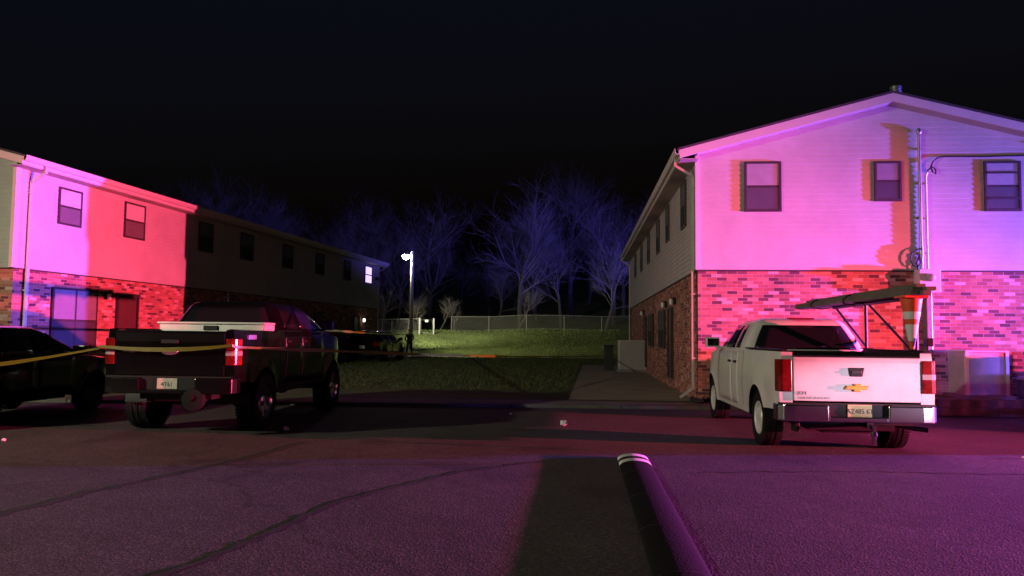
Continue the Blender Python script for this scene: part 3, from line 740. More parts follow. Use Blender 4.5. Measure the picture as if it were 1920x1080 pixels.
    # wheels
    for a in (ra, fa):
        for s in (-1, 1):
            xc = s * P['track'] / 2; w2 = P['tw'] / 2
            t = MB(); t.lathe([(TR * .60, -w2 * .86), (TR * .72, -w2), (TR * .90, -w2 * .98), (TR * .985, -w2 * .82), (TR, -w2 * .55), (TR, -w2 * .34), (TR - .012, -w2 * .30), (TR - .012, -w2 * .22), (TR, -w2 * .18), (TR, w2 * .18), (TR - .012, w2 * .22), (TR - .012, w2 * .30), (TR, w2 * .34), (TR, w2 * .55), (TR * .985, w2 * .82), (TR * .90, w2 * .98), (TR * .72, w2), (TR * .60, w2 * .86)], 40, axis=0, center=(xc, a, TR), cap=False)
            t.lathe([(TR * .60, -w2 * .86), (TR * .60, w2 * .86)], 40, axis=0, center=(xc, a, TR), cap=False)
            for k in range(56):
                an = 2 * pi * k / 56
                for (e0, e1) in ((-.98, -.62), (.62, .98)):
                    Xk = Matrix.Translation((xc, a, TR)) @ Matrix.Rotation(an, 4, 'X'); t.X = Xk
                    t.box(w2 * e0, w2 * e1, -.012, .012, TR * .96, TR * (.994 if abs(e0) > .9 or abs(e1) > .9 else 1))
            t.X = Matrix.Identity(4)
            wh = t.build('wheel', M['rubber'], V, smooth=True, angle=40)
            r_ = MB(Matrix.Translation((xc, a, TR)))
            o_ = s * w2
            rr = TR * .61
            r_.lathe([(rr, o_ * .86), (rr * .96, o_ * .95), (rr * .86, o_ * .80), (rr * .84, o_ * .35), (rr * .3, o_ * .30)], 32, axis=0, cap=False)
            for k in range(P['spokes']):
                an = 2 * pi * k / P['spokes']; r_.X = Matrix.Translation((xc, a, TR)) @ Matrix.Rotation(an, 4, 'X')
                r_.add([(o_ * .62, -.05, .06), (o_ * .62, .05, .06), (o_ * .74, .035, rr * .88), (o_ * .74, -.035, rr * .88), (o_ * .38, -.06, .06), (o_ * .38, .06, .06), (o_ * .42, .045, rr * .88), (o_ * .42, -.045, rr * .88)], [(0, 1, 2, 3), (4, 7, 6, 5), (0, 4, 5, 1), (1, 5, 6, 2), (2, 6, 7, 3), (3, 7, 4, 0)])
            r_.X = Matrix.Translation((xc, a, TR)); r_.lathe([(.085, o_ * .35), (.085, o_ * .66), (.06, o_ * .74), (.01, o_ * .76)], 16, axis=0)
            r_.build('rim', M[P.get('rim', 'aluminium')], wh, smooth=True)
    # headlights and grille at the nose
    q = MB(); q.box(-.45, .45, v1 + .0, v1 + .06, bz + .18, tz - .1); q.build('grille', M['plastic'], V)
    for s in (-1, 1):
        q = MB(); q.box(*sorted((s * .5, s * .82)), v1 - .02, v1 + .04, tz - .32, tz - .12); q.build('headlight', M['clear_lens'], V, bevel=.02)
    return V, dict(half=half, rail=rail, belt=belt, hw=hw, lf=lf, rz=rz, rf0=rf0, v0=v0, cab=cab, zb=zb, ztp=ztp, rearp=rearp)

def tail_light(V, I, s, z0, z1, inn, wrap, m='red_lens', band=None):
    hw = I['half'](.2, (z0 + z1) / 2); v0 = I['v0']
    hc = I['half'](v0, (z0 + z1) / 2) + .012
    outer = [(s * inn, v0 - .026), (s * (hc - .05), v0 - .026), (s * (hc - .01), v0 - .018), (s * (hc + .012), v0 + .01), (s * (hw + .018), v0 + .07), (s * (hw + .016), v0 + wrap)]
    inner = [(s * (hw - .03), v0 + wrap), (s * (hc - .06), v0 + .05), (s * inn, v0 + .02)]
    q = MB(); q.prism(outer + inner, 2, z0, z1); o = q.build('tail_light', M[m], V, bevel=.012, seg=3)
    if band:
        out2 = [(x + s * .002, y - .003) for x, y in outer]; q = MB(); q.prism(out2 + inner, 2, *band); q.build('reverse_lens', M['clear_lens'], o, bevel=.004)
    return o
def license(V, u, v, z, m, body, w_=.305, h_=.155, tilt=0.0):
    q = MB(); q.box(u - w_ / 2, u + w_ / 2, v - .006, v, z - h_ / 2, z + h_ / 2); o = q.build('license_plate', M[m], V, bevel=.003)
    text('plate_number', body, .085, M['ink'], o, Matrix.Translation((u, v - .007, z - .012)) @ REAR @ Matrix.Diagonal((.95, 1, 1, 1)), .002)
    return o

# --- white pickup
PW = dict(paint='white_car', lift=0.0, hw=1.0, L=5.8, belt=1.36, rail=1.37, axles=(1.25, 4.88), R=.395, bed=2.2, gate_hw=.805, hood=1.28,
          cab=(2.27, 4.45), roof=(2.50, 3.62), roofz=1.84, cabhw=(.935, .70), tw=.27, track=1.71, spokes=5,
          windows=((2.72, 3.0, .10, .06), (3.10, 4.05, .06, -.38)), doors=((2.62, 3.05), (3.06, 4.25)))
WT, I = vehicle('pickup_truck', (4.483, 9.755, 0.0), 0.086, 'white extended cab pickup truck with a side rack parked nose in', 'pickup truck', PW)
q = MB(); q.prism([(.082, .735), (.082, 1.24), (.070, 1.285), (.085, 1.31), (.15, 1.30), (.16, .735)], 0, -.797, .797)
tg = q.build('tailgate', M['white_car'], WT, bevel=.012, seg=3)
q = MB(); q.prism([(-.105, 1.175), (-.085, 1.06), (.075, 1.06), (.10, 1.175)], 1, .066, .09); hd = q.build('handle', M['plastic'], tg, bevel=.012)
q = MB(); q.box(-.07, .06, .055, .075, 1.10, 1.135); q.build('latch', M['dark_metal'], hd, bevel=.006)
bow = [(-.155, -.022), (-.125, .028), (-.035, .028), (-.035, .052), (.055, .052), (.055, .028), (.145, .028), (.115, -.024), (.045, -.024), (.045, -.05), (-.045, -.05), (-.045, -.024)]
q = MB(); q.prism([(x, y + .915) for x, y in bow], 1, .052, .084); q.build('emblem', M['gold'], tg, bevel=.006)
text('lettering', 'SILVERADO', .055, M['grey_paint'], tg, Matrix.Translation((-.53, .080, .775)) @ REAR @ Matrix.Diagonal((1.35, .8, 1, 1)), .003)
text('lettering', 'Z71', .062, M['red_ink'], tg, Matrix.Translation((-.69, .080, .835)) @ REAR @ Matrix.Diagonal((1.3, 1, 1, 1)), .003)
q = MB(); q.box(-.80, .80, .10, 2.18, 1.375, 1.40); 
q = MB()
for s in (-1, 1): q.box(*sorted((s * .86, s * .955)), .12, 2.2, 1.383, 1.405)
q.box(-.79, .79, .075, .165, 1.305, 1.325); q.build('rail_cap', M['plastic'], WT, bevel=.008)
for s in (-1, 1): tail_light(WT, I, s, .85, 1.275, .815, .14, band=(1.03, 1.10) if s > 0 else None)
q = MB(); q.box(-.2, .2, 2.44, 2.56, 1.855, 1.885); q.build('brake_light', M['red_lens'], I['cab'], bevel=.008)
# bumper
bp_ = MB()
for s in (-1, 1):
    bp_.prism([(s * .37, .01), (s * .80, .01), (s * .93, .035), (s * 1.005, .12), (s * 1.01, .30), (s * .96, .30), (s * .93, .15), (s * .37, .11)], 2, .475, .69)
bp_.box(-.37, .37, .015, .11, .475, .545)
bu = bp_.build('bumper', M['chrome'], WT, bevel=.018, seg=3)
q = MB(); q.box(-.37, .37, .085, .12, .545, .69); q.box(-.98, .98, .09, .16, .69, .712); q.box(-.95, -.4, .008, .06, .688, .702); q.box(.4, .95, .008, .06, .688, .702); q.build('step_pad', M['plastic'], bu)
license(WT, .03, .075, .622, 'plate_y', 'AZ485 6T')
q = MB(); q.box(.10, .18, .02, .4, .40, .475); q.box(.115, .165, -.10, .04, .40, .45); q.box(.12, .165, -.12, -.08, .22, .45); q.lathe([(.02, .33), (.025, .36), (.045, .39), (.03, .43), (.01, .44)], 14, center=(.14, -.10, -.06)); q.build('tow_hitch', M['chrome'], WT, smooth=True)
q = MB(); q.tube([(.55, .7, .42), (.70, .5, .40), (.86, .42, .37), (1.0, .36, .36)], .035, 10); q.build('exhaust_pipe', M['dark_metal'], WT, smooth=True)
q = MB(); q.box(-.78, -.72, .1, .3, .33, .47); q.build('tow_hook', M['plastic'], WT, bevel=.01)
# door decal and mirror details on the shaded flank
q = MB(); x = -I['half'](3.6, .95); q.box(x - .003, x + .001, 3.40, 3.62, .90, 1.0); q.build('door_decal', M['navy_ink'], WT)

def on_truck(u, v, z, T=(4.483, 9.755), a=.086): return Vector((T[0] + u * cos(a) + v * sin(a), T[1] - u * sin(a) + v * cos(a), z))
# rack over the right rail
RK = thing('ladder_rack', on_truck(.9, 1.35, 1.40), .086, 'dark steel one sided rack bolted to the right bed rail of the white pickup', 'rack')
def rk(nm, pts, r, m='dark_metal'):
    q = MB(); q.tube([(u - .9, v - 1.35, z - 1.40) for u, v, z in pts], r, 8); return q.build(nm, M[m], RK, smooth=True)
rk('post', [(.9, .42, 1.40), (.9, .42, 2.12)], .032); rk('post', [(.9, 2.16, 1.40), (.9, 2.16, 2.10)], .026)
rk('brace', [(.9, .62, 1.43), (.9, 2.02, 2.08)], .018); rk('brace', [(.9, 2.22, 1.45), (.9, 3.5, 2.08)], .018)
rk('rail', [(.9, .25, 2.115), (.9, 3.65, 2.105)], .03); rk('crossbar', [(.72, .42, 2.12), (1.05, .42, 2.12)], .024); rk('crossbar', [(.72, 2.16, 2.12), (1.05, 2.16, 2.12)], .024)
q = MB()
for v in (.42, 2.16): q.box(-.07, .07, v - 1.35 - .09, v - 1.35 + .09, 0.0, .015)
q.build('foot_plate', M['dark_metal'], RK)
q = MB(); q.box(.07, .15, -1.35 + .26, -1.35 + .36, .06, .17); q.tube([(.1, -1.04, 0), (.1, -1.04, .1)], .012, 6); q.build('work_light', M['plastic'], RK, bevel=.012)
# bundle of boards on it
LBn = thing('board_bundle', on_truck(.88, 2.75, 2.135), .086, 'bundle of long weathered boards lying on the rack above the white pickup', 'boards')
for (du, dz, w_, h_, a, b_) in ((-.12, .0, .10, .05, -2.65, 2.6), (.0, 0, .11, .05, -2.72, 2.75), (.11, 0, .09, .05, -2.5, 2.3), (-.07, .053, .12, .05, -2.6, 2.7), (.06, .053, .12, .05, -2.72, 2.45), (.0, .106, .13, .045, -2.55, 2.2)):
    q = MB(); q.box(du - w_ / 2, du + w_ / 2, a, b_, dz, dz + h_); q.build('board', M['wood'], LBn, bevel=.004)
for v in (-.2, 1.5):
    q = MB()
    q.tube([(-.19, v, -.01), (-.19, v, .06), (-.13, v, .11), (0, v, .16), (.13, v, .11), (.18, v, .05), (.18, v, -.01), (0, v, -.035), (-.19, v, -.01)], .012, 6); q.build('strap', M['plastic'], LBn)
# traffic cone hung upside down on the rear post
CN = thing('traffic_cone', on_truck(.83, .38, 1.42), .086, 'orange and white striped traffic cone hung upside down on the truck rack', 'traffic cone')
def cr(z): return .026 + .112 * (z - .0) / .68
q = MB(); q.lathe([(.012, -.0), (cr(0.02), .005), (cr(.68), .68)], 22); q.build('cone_body', M['cone_o'], CN, smooth=True)
for z0, z1 in ((.11, .33), (.40, .50)):
    q = MB(); q.lathe([(cr(z0) + .001, z0), (cr(z0) + .003, z0 + .003), (cr(z1) + .003, z1 - .003), (cr(z1) + .001, z1)], 22, cap=False); q.build('reflective_band', M['cone_w'], CN, smooth=True)
q = MB(); q.box(-.165, .165, -.165, .165, .68, .715); q.build('cone_base', M['cone_o'], CN, bevel=.02)

# --- black lifted pickup
PB = dict(paint='black_car', lift=0.20, hw=1.0, L=5.9, belt=1.40, rail=1.38, axles=(1.2, 4.95), R=.455, bed=1.85, gate_hw=.83, hood=1.30,
          cab=(1.9, 4.55), roof=(2.10, 3.65), roofz=1.86, cabhw=(.94, .72), tw=.33, track=1.76, spokes=8, rim='chrome',
          windows=((2.2, 2.95, .08, .04), (3.05, 4.1, .04, -.4)), doors=((2.15, 3.0), (3.02, 4.3)))
BT, J = vehicle('pickup_truck', (-5.03, 11.05, 0.0), 0.055, 'black lifted crew cab pickup truck with a silver tool box in its bed', 'pickup truck', PB)
q = MB(); q.prism([(.082, .90), (.075, 1.40), (.060, 1.52), (.075, 1.56), (.15, 1.56), (.16, .90)], 0, -.825, .825); tg = q.build('tailgate', M['black_car'], BT, bevel=.012, seg=3)
q = MB(); q.lathe([(.115, -.012), (.125, 0), (.118, .012), (.0, .016)], 28, axis=1, center=(0, 0, 0)); 
for i in range(len(q.v)): q.v[i] = Vector((q.v[i].x, .068 - q.v[i].y, 1.255 + q.v[i].z * .42))
q.build('emblem', M['silver_badge'], tg, smooth=True)
q = MB(); q.box(-.13, .13, .05, .08, 1.37, 1.43); q.build('handle', M['plastic'], tg, bevel=.01)
text('lettering', 'F-150', .055, M['silver_badge'], tg, Matrix.Translation((-.62, .078, 1.25)) @ REAR @ Matrix.Diagonal((1.3, .8, 1, 1)), .003)
for s in (-1, 1): tail_light(BT, J, s, 1.06, 1.45, .84, .20, band=(1.20, 1.27))
bp_ = MB()
for s in (-1, 1):
    bp_.prism([(s * .42, .0), (s * .82, .01), (s * .95, .05), (s * 1.0, .14), (s * 1.0, .28), (s * .95, .28), (s * .42, .10)], 2, .64, .875)
bp_.box(-.42, .42, .01, .1, .64, .70); bu = bp_.build('bumper', M['black_car'], BT, bevel=.018, seg=3)
q = MB(); q.box(-.42, .42, .08, .12, .70, .875); q.box(-.95, .95, .08, .16, .875, .895); q.build('step_pad', M['plastic'], bu)
license(BT, -.02, .075, .785, 'plate_w', '4T61')
q = MB(); q.tube([(.38, .25, .60), (.38, -.05, .60)], .05, 12); q.lathe([(.05, -.12), (.16, -.1), (.17, -.06), (.16, .0), (.05, .02)], 20, axis=1, center=(.40, .1, .56)); q.build('tow_hitch', M['rubber'], BT, smooth=True)
q = MB(); x = J['half'](.75, 1.46); q.box(x - .004, x + .012, .55, .85, 1.44, 1.51); q.build('side_badge', M['silver_badge'], BT, bevel=.004)
q = MB(); q.tube([(-.85, 4.0, 1.62), (-.88, 3.98, 2.35)], [.006, .003], 6); q.build('antenna', M['dark_metal'], BT)
def on_black(u, v, z): return on_truck(u, v, z, (-5.03, 11.05), .055)
TB = thing('tool_box', on_black(0, 1.62, 1.58), .055, 'long bright aluminium tool box lying across the bed of the black pickup', 'tool box')
q = MB(); q.box(-.87, .88, -.24, .20, -.28, .10); q.build('box_body', M['aluminium'], TB, bevel=.012)
q = MB(); q.box(-.90, .91, -.27, .22, .10, .135); q.build('lid', M['aluminium'], TB, bevel=.01)
q = MB(); q.box(-.12, .12, -.262, -.24, .0, .075); q.build('latch', M['plastic'], TB, bevel=.006)
q = MB(); q.box(.885, .905, -.235, .195, -.05, .095); q.build('end_cap', M['purple'], TB, bevel=.004)

# --- dark suv at the left edge and a like one far beyond
PS = dict(paint='grey_car', lift=0.0, hw=.93, L=4.75, belt=1.08, rail=1.08, axles=(.95, 3.75), R=.35, bed=0.0, gate_hw=.0, hood=1.02,
          cab=(.10, 3.55), roof=(.42, 2.45), roofz=1.58, cabhw=(.90, .66), tw=.23, track=1.6, spokes=6, rim='dark_metal',
          windows=((.5, 1.15, .10, .05), (1.22, 2.0, .05, .02), (2.08, 3.1, .02, -.55)), doors=((1.15, 2.05), (2.06, 3.1)))
def suv(loc, yaw, label):
    V, K = vehicle('sport_utility_vehicle', loc, yaw, label, 'car', PS, 'dark sport utility vehicles')
    for s in (-1, 1): tail_light(V, K, s, .82, 1.05, .62, .2)
    q = MB(); q.prism([(-.9, .04), (.9, .04), (.93, .12), (.93, .3), (-.93, .3), (-.93, .12)], 2, .38, .62); q.build('bumper', M['plastic'], V, bevel=.02)
    license(V, 0, .06, .78, 'plate_w', '7K2 M94')
    return V
SV = suv((-9.3, 11.2, 0), .05, 'dark sport utility vehicle at the left edge beside the black pickup')
S2 = copy_tree(SV); S2.location = (-7.65, 38.6, .13); S2.rotation_euler = (0, 0, -aL); S2['label'] = 'dark sport utility vehicle parked far back beside the long building near the standing person'

# ------------------------------------------------------------------ yard: condensers, timber edging, bench
def condenser(loc, yaw, w_, d_, h_, label):
    A = thing('air_conditioner', loc, yaw, label, 'air conditioner', 'outdoor air conditioners')
    q = MB(); q.box(-w_ / 2, w_ / 2, 0, d_, .04, h_ - .03); q.build('cabinet', M['grey_paint'], A, bevel=.02)
    q = MB(); q.box(-w_ / 2 - .01, w_ / 2 + .01, -.01, d_ + .01, h_ - .03, h_ + .01); q.build('lid', M['pale_paint'], A, bevel=.012)
    q = MB(); n = int((h_ - .2) / .045)
    for k in range(n):
        z = .1 + k * .045; q.box(-w_ / 2 + .07, w_ / 2 - .07, -.012, .0, z, z + .02)
        q.box(-w_ / 2 - .012, -w_ / 2, .07, d_ - .07, z, z + .02); q.box(w_ / 2, w_ / 2 + .012, .07, d_ - .07, z, z + .02)
    q.build('grille', M['grey_paint'], A)
    for s in (-1, 1):
        q = MB(); q.box(*sorted((s * (w_ / 2 - .06), s * (w_ / 2 + .008))), -.016, .05, .02, h_ - .03); q.build('corner_post', M['pale_paint'], A)
    q = MB(); q.box(-w_ / 2 - .08, w_ / 2 + .08, -.08, d_ + .08, -.06, .04); q.build('pad', M['concrete'], A, bevel=.01)
    return A
def at_r(u, v, z): return on_truck(u, v, z, (4.3, 17.5), .09)
condenser(at_r(5.87, -1.0, .36), .09, .86, .8, .98, 'grey air conditioner unit by the brick gable to the right of the white pickup')
condenser((5.05, 31.5, zt(5, 31.5) + .06), .09, 1.15, .95, 1.25, 'large grey air conditioner unit on the walk by the side wall')
bx = thing('utility_box', (4.25, 33.0, zt(4.2, 33)), .09, 'dark narrow utility box left of the large air conditioner on the walk', 'utility box')
q = MB(); q.box(-.2, .2, -.2, .2, 0, 1.05); q.build('cabinet', M['dark_metal'], bx, bevel=.02); q = MB(); q.box(-.23, .23, -.23, .23, 1.05, 1.1); q.build('lid', M['dark_metal'], bx, bevel=.01)
# raised bed with timber edge along the gable
q = MB(); P_ = [at_r(3.4, -.0, .33), at_r(8.0, 0, .33), at_r(8.0, -1.35, .33), at_r(3.4, -1.35, .33)]
q.add([tuple(p) for p in P_] + [(p.x, p.y, 0) for p in P_], [(0, 1, 2, 3), (0, 4, 5, 1), (1, 5, 6, 2), (2, 6, 7, 3), (3, 7, 4, 0)])
tag(q.build('raised_bed', M['dirt']), kind='structure')
TE = thing('timber_edging', at_r(3.4, -1.52, 0), .09, 'low edging of stacked brown timbers in front of the gable wall', 'edging')
for j in range(2):
    for (a, b_) in ((0, 2.4), (2.42, 4.75)) if j == 0 else ((0, 1.2), (1.22, 3.6), (3.62, 4.75)):
        q = MB(); q.box(a, b_, rnd.uniform(-.01, .01), .165, .005 + j * .172, .005 + j * .172 + .17); q.build('timber', M['timber'], TE, bevel=.012)
BN = thing('wooden_bench', at_r(7.35, -.75, .33), .09, 'low grey wooden bench against the brick wall by the small air conditioner', 'bench')
q = MB()
for k in range(3): q.box(-.75, .75, -.22 + k * .15, -.22 + k * .15 + .13, .40, .44)
q.build('seat', M['wood'], BN, bevel=.006)
for s in (-1, 1):
    q = MB(); q.box(s * .6 - .05, s * .6 + .05, -.2, .2, 0, .40); q.build('leg', M['wood'], BN, bevel=.006)
WF = thing('shade_boards', (13.5, 10.9, 0), 0, 'added low boards of uneven height, unseen beyond the right edge, shading the gable foot', 'fence')  # unseen boards added to keep beacon light off the gable's foot
def fh(y): return 1.30 if y < 4.25 else (1.0 if y < 4.8 else 1.36)
for y_ in (0, 1.75, 3.5, 6.0):
    q = MB(); q.box(-.05, .05, y_ - .05, y_ + .05, -.2, fh(y_)); q.build('post', M['timber'], WF, bevel=.006)
q = MB()
for k in range(46): q.box(.051, .072, -.05 + k * .135, .07 + k * .135, .05, fh(k * .135) + .012 * sin(k * 2.1))
q.box(.0, .05, .06, 1.69, .35, .44); q.box(.0, .05, 1.81, 3.44, .35, .44); q.box(.0, .05, 3.56, 5.94, .35, .44); q.build('boards', M['timber'], WF)
sp = tag(None or thing('splash_block', (4.25, 17.25, .125), .3, 'dark splash block under the white downspout at the building corner', 'splash block'))
q = MB(); q.prism([(-.14, 0), (.14, 0), (.16, .09), (.11, .09), (.09, .04), (-.09, .04), (-.11, .09), (-.16, .09)], 1, -.35, .25); q.build('trough', M['dark_metal'], sp, bevel=.008)

# speed bump running out from the foreground
SB = thing('speed_bump', (1.56, 9.75, 0), .0, 'black rubber speed bump with two white stripes on its far end', 'speed bump')
SB.rotation_euler = (0, 0, -.092)
L_ = 6.6
def prof(h=.068, w_=.19): return [(w_ * cos(t), max(0.0, h * sin(t))) for t in [pi * k / 14 for k in range(15)]]
q = MB(); n = 15
stn = [(0.0, .80, .55), (.03, .93, .86), (.08, 1, 1)] + [(x * .3 + .1, 1, 1) for x in range(1, 23)]
pts = [(x * ws, -y_, z * hs) for (y_, ws, hs) in stn for (x, z) in prof()]
fs = [(i * n + k, i * n + k + 1, (i + 1) * n + k + 1, (i + 1) * n + k) for i in range(len(stn) - 1) for k in range(n - 1)] + [tuple(range(n))]
q.add(pts, fs); q.build('bump_body', M['bump_rubber'], SB, smooth=True, angle=50)
for k in range(1, 6):
    q = MB(); pr = prof(.0695, .1915); yy = -.12 - k * 1.2
    q.add([(x, yy + o_, z) for o_ in (0, -.022) for x, z in pr], [(i, i + 1, n + i + 1, n + i) for i in range(n - 1)]); q.build('section_joint', M['plastic'], SB)
for y0 in (.10, .46):
    q = MB(); pr = [(x * 1.006, z * 1.012 + .002) for x, z in prof()]
    pts = [(x, -y_, z) for y_ in (y0, y0 + .20) for x, z in pr]; q.add(pts, [(k, k + 1, n + k + 1, n + k) for k in range(n - 1)]); q.build('white_stripe', M['stripe'], SB, smooth=True)

# litter and glints on the lot
def litter(x, y, s, label, seed, m='paper', zz=0.0):
    r_ = random.Random(seed); T = thing('litter', (x, y, zz), r_.uniform(0, 3), label, 'litter', 'litter on the lot')
    q = MB(); bm = bmesh.new(); bmesh.ops.create_icosphere(bm, subdivisions=2, radius=s)
    for v in bm.verts: v.co *= r_.uniform(.65, 1.1); v.co.z = v.co.z * .7 + s * .6
    q.add([tuple(v.co) for v in bm.verts], [tuple(v.index for v in f.verts) for f in bm.faces]); bm.free()
    q.build('crumpled_paper', M[m], T); return T
litter(-3.55, 12.05, .055, 'crumpled pale wrapper lying beside the rear wheel of the black pickup', 1)
litter(.93, 13.2, .075, 'crumpled white cup lying alone on the red lit asphalt between the trucks', 2)
litter(-7.05, 10.6, .03, 'tiny white scrap on the asphalt at the far left', 3)
litter(6.75, 10.0, .035, 'small white scrap on the asphalt to the right of the white pickup', 4)
litter(.0, 14.9, .03, 'thin pale scrap near the kerb between the trucks', 5)

# ------------------------------------------------------------------ fence, poles
FE = thing('chain_link_fence', (-4.8, 60.2, 0), 0, 'long chain link fence along the top of the grass bank', 'fence')
xs = [0, 3.0, 6.0, 9.0, 12.0, 15.0, 18.0]
for x in xs:
    q = MB(); z = zt(x - 4.8, 60.2); q.tube([(x, 0, z - .2), (x, 0, z + 1.22)], .035, 8); q.build('post', M['fence_steel'], FE, smooth=True)
q = MB(); q.tube([(x, 0, zt(x - 4.8, 60.2) + 1.2) for x in xs], .028, 8); q.build('rail', M['fence_steel'], FE, smooth=True)
q = MB()
for i in range(len(xs) - 1): q.quad((xs[i], .0, zt(xs[i] - 4.8, 60.2) + .03), (xs[i + 1], 0, zt(xs[i + 1] - 4.8, 60.2) + .03), (xs[i + 1], 0, zt(xs[i + 1] - 4.8, 60.2) + 1.19), (xs[i], 0, zt(xs[i] - 4.8, 60.2) + 1.19))
q.build('wire_mesh', M['chain'], FE)
F2 = thing('chain_link_fence', (-10.6, 58.6, 0), 0, 'short chain link fence left of the gate behind the street lamp', 'fence')
xs = [0, 1.3, 2.6, 3.4]
for x in xs:
    q = MB(); z = zt(x - 10.6, 58.6); q.tube([(x, 0, z - .2), (x, 0, z + 1.22)], .035, 8); q.build('post', M['fence_steel'], F2, smooth=True)
q = MB(); q.tube([(x, 0, zt(x - 10.6, 58.6) + 1.2) for x in xs], .028, 8); q.build('rail', M['fence_steel'], F2, smooth=True)
q = MB()
for i in range(len(xs) - 1): q.quad((xs[i], .0, zt(xs[i] - 10.6, 58.6) + .03), (xs[i + 1], 0, zt(xs[i + 1] - 10.6, 58.6) + .03), (xs[i + 1], 0, zt(xs[i + 1] - 10.6, 58.6) + 1.19), (xs[i], 0, zt(xs[i] - 10.6, 58.6) + 1.19))
q.build('wire_mesh', M['chain'], F2)
GT = thing('fence_gate', (-6.6, 58.6, zt(-6.6, 58.6)), 0, 'pale framed gate between the two fences behind the standing person', 'gate')
for x in (-.55, .55):
    q = MB(); q.box(x - .06, x + .06, -.05, .05, -.2, 1.25); q.build('gate_post', M['grey_paint'], GT, bevel=.01)
q = MB(); q.tube([(-.45, 0, .1), (.45, 0, .1), (.45, 0, 1.1), (-.45, 0, 1.1), (-.45, 0, .1)], .03, 8); q.build('gate_frame', M['fence_steel'], GT)
q = MB(); q.box(-.13, .13, -.05, -.03, .93, 1.12); q.build('reflector_plate', M['stripe'], GT, bevel=.01)

# ------------------------------------------------------------------ barrier tape
def tape(name, pts, label, w_=.065, twist=0.0):
    q = MB(); P = []
    n = len(pts); dist = 0; acc = [0]
    for i in range(1, n): dist += (Vector(pts[i]) - Vector(pts[i - 1])).length; acc.append(dist)
    sub = []
    for i in range(n - 1):
        for k in range(10): sub.append((Vector(pts[i]).lerp(Vector(pts[i + 1]), k / 10), (acc[i] + (acc[i + 1] - acc[i]) * k / 10)))
    sub.append((Vector(pts[-1]), dist))
    vv = []
    for (p_, s) in sub:
        a = twist * sin(s * 1.7) + .12 * sin(s * .9 + 1); ww = w_ * (.75 + .25 * sin(s * 2.3))
        vv += [p_ + Vector((0, -sin(a) * ww / 2, cos(a) * ww / 2)), p_ - Vector((0, -sin(a) * ww / 2, cos(a) * ww / 2))]
    q.add(vv, [(2 * i, 2 * i + 1, 2 * i + 3, 2 * i + 2) for i in range(len(sub) - 1)])
    o = q.build(name, M['tape'], smooth=True, fix=False); return tag(o, label, 'barrier tape', 'yellow barrier tapes')
a0 = on_black(-1.05, .02, 1.29); a1 = on_black(1.03, .03, 1.33)
def sag(p, q, d, n=6): return [Vector(p).lerp(Vector(q), k / n) - Vector((0, 0, d * 4 * (k / n) * (1 - k / n))) for k in range(n + 1)]
tape('barrier_tape', sag((-8.4, 11.1, .93), a0, .03) + sag(on_black(-1.0, -.03, 1.32), on_black(.98, -.03, 1.355), .055)[0:] + [a1] + sag(on_black(1.05, .12, 1.335), (4.35, 32.3, .78), .10, 10)[1:], 'yellow barrier tape round the tail of the black pickup, stretched on across the lawn', twist=.15)
tape('barrier_tape', sag(on_black(1.12, 4.0, 1.62), (-6.95, 53.0, 1.62), .05), 'yellow barrier tape running from the mirror of the black pickup to the street lamp', twist=.3)

